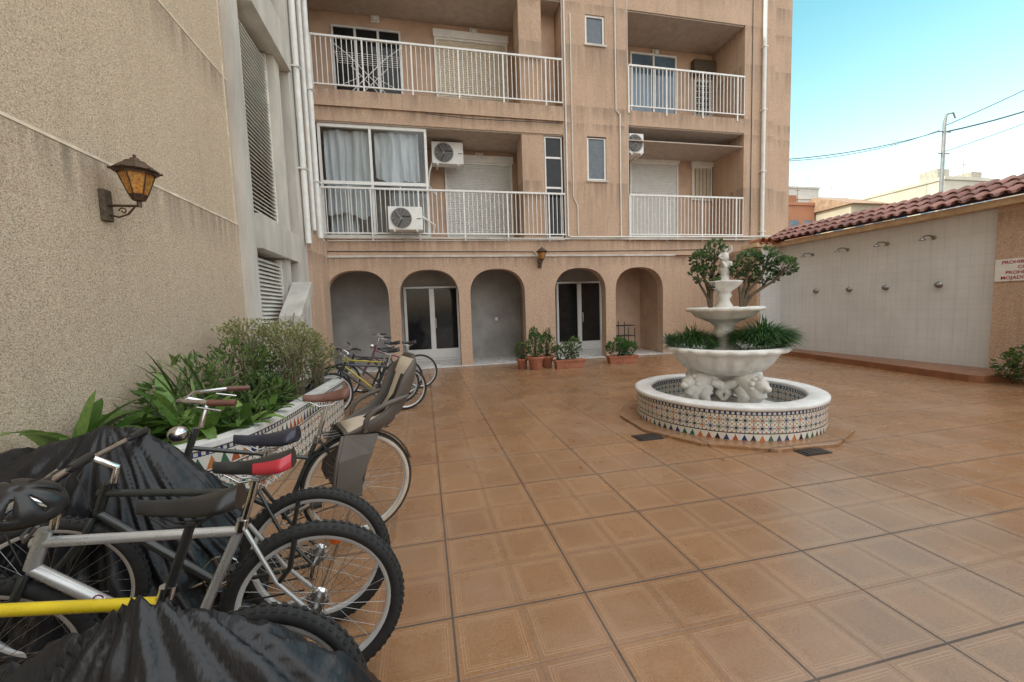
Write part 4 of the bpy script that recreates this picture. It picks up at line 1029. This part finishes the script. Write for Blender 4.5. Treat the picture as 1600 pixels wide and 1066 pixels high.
P=parent('rooftop_antenna',(32.6+2,24,0)); b=B(); b.tube([(0,0,9),(0,0,13.2)],.03,6)
for z,w in ((12.9,.5),(12.6,.35)): b.tube([(-w,0,z),(w,0,z)],.015,4)
b.build('mast',STEEL,P)
P=parent('utility_pole',(24.6,15,0)); b=B(); b.tube([(0,0,0),(0,0,9.6),(.1,0,10.0),(.35,-.1,10.05),(.5,-.1,9.8)],[.10,.07,.05,.04,.03],8); b.tube([(-.4,0,9.2),(.4,0,9.2)],.03,6); b.tube([(-.3,0,8.2),(.4,0,8.2)],.03,6)
b.build('pole',simple('galvanised',(.24,.24,.24),.5,metal=.3),P)
def wire(a,c,sag):
    return [Vector(a).lerp(Vector(c),t/16)-Vector((0,0,sag*4*(t/16)*(1-t/16))) for t in range(17)]
b=B(); b.tube(wire((11.5,14,6.9),(24.3,15,9.2),.35),.018,4); b.tube(wire((11.5,14,6.95),(24.3,15,9.25),.5),.012,4)
b.tube(wire((24.7,15,9.5),(40,14,16.5),.3),.02,4); b.tube(wire((24.7,15,9.2),(40,14,14.3),.5),.035,4); b.tube(wire((24.7,15,8.3),(40,14,13.9),.3),.015,4)
b.build('overhead_wires',BLACK,P); bpy.data.objects['overhead_wires'].matrix_parent_inverse=Matrix.Translation((-24.6,-15,0))
# ---------------------------------------------------------------- light : Nishita sky with haze near the horizon and unseen bright cloud added overhead / behind to brighten the shaded courtyard
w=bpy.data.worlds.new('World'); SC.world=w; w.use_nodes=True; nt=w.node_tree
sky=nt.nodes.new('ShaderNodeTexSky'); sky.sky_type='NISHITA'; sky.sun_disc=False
EL=math.radians(36); az=math.radians(262)
sky.sun_elevation=EL; sky.sun_rotation=az; sky.dust_density=1.5; sky.air_density=1.0
bg=nt.nodes['Background']
tc=nt.nodes.new('ShaderNodeTexCoord'); sp=nt.nodes.new('ShaderNodeSeparateXYZ'); L(nt,tc.outputs['Generated'],sp.inputs[0])
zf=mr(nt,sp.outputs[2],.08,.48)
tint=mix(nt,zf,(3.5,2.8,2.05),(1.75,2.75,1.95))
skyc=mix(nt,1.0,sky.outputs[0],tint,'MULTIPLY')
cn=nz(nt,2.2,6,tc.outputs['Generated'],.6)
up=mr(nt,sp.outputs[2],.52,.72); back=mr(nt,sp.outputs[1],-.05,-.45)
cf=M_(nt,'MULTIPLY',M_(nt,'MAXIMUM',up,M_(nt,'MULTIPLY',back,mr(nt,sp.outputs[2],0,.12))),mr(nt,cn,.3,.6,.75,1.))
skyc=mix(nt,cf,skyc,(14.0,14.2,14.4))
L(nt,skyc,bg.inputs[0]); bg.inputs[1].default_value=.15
sd=bpy.data.lights.new('sun','SUN'); sd.energy=3.0; sd.angle=math.radians(.5); sd.color=(1,.94,.85); so=bpy.data.objects.new('sun',sd); COL.objects.link(so)
dv=Vector((math.sin(az)*math.cos(EL),math.cos(az)*math.cos(EL),math.sin(EL)))
so.rotation_euler=dv.to_track_quat('Z','Y').to_euler()
# ---------------------------------------------------------------- camera
F=630.; yaw=math.radians(12.2); p=math.radians(4.6); rho=math.radians(1.9)
f=Vector((math.sin(yaw)*math.cos(p),math.cos(yaw)*math.cos(p),-math.sin(p)))
r0=Vector((math.cos(yaw),-math.sin(yaw),0)); u0=r0.cross(f)
r=r0*math.cos(rho)-u0*math.sin(rho); u=u0*math.cos(rho)+r0*math.sin(rho)
cd=bpy.data.cameras.new('camera'); cam=bpy.data.objects.new('camera',cd); COL.objects.link(cam)
cd.sensor_width=36; cd.lens=36*F/1600; cd.clip_start=.05; cd.clip_end=2000
M4=Matrix((r,u,-f)).transposed().to_4x4(); M4.translation=(0,0,1.5); cam.matrix_world=M4
SC.camera=cam
SC.view_settings.view_transform='Standard'; SC.view_settings.look='None'; SC.view_settings.exposure=0
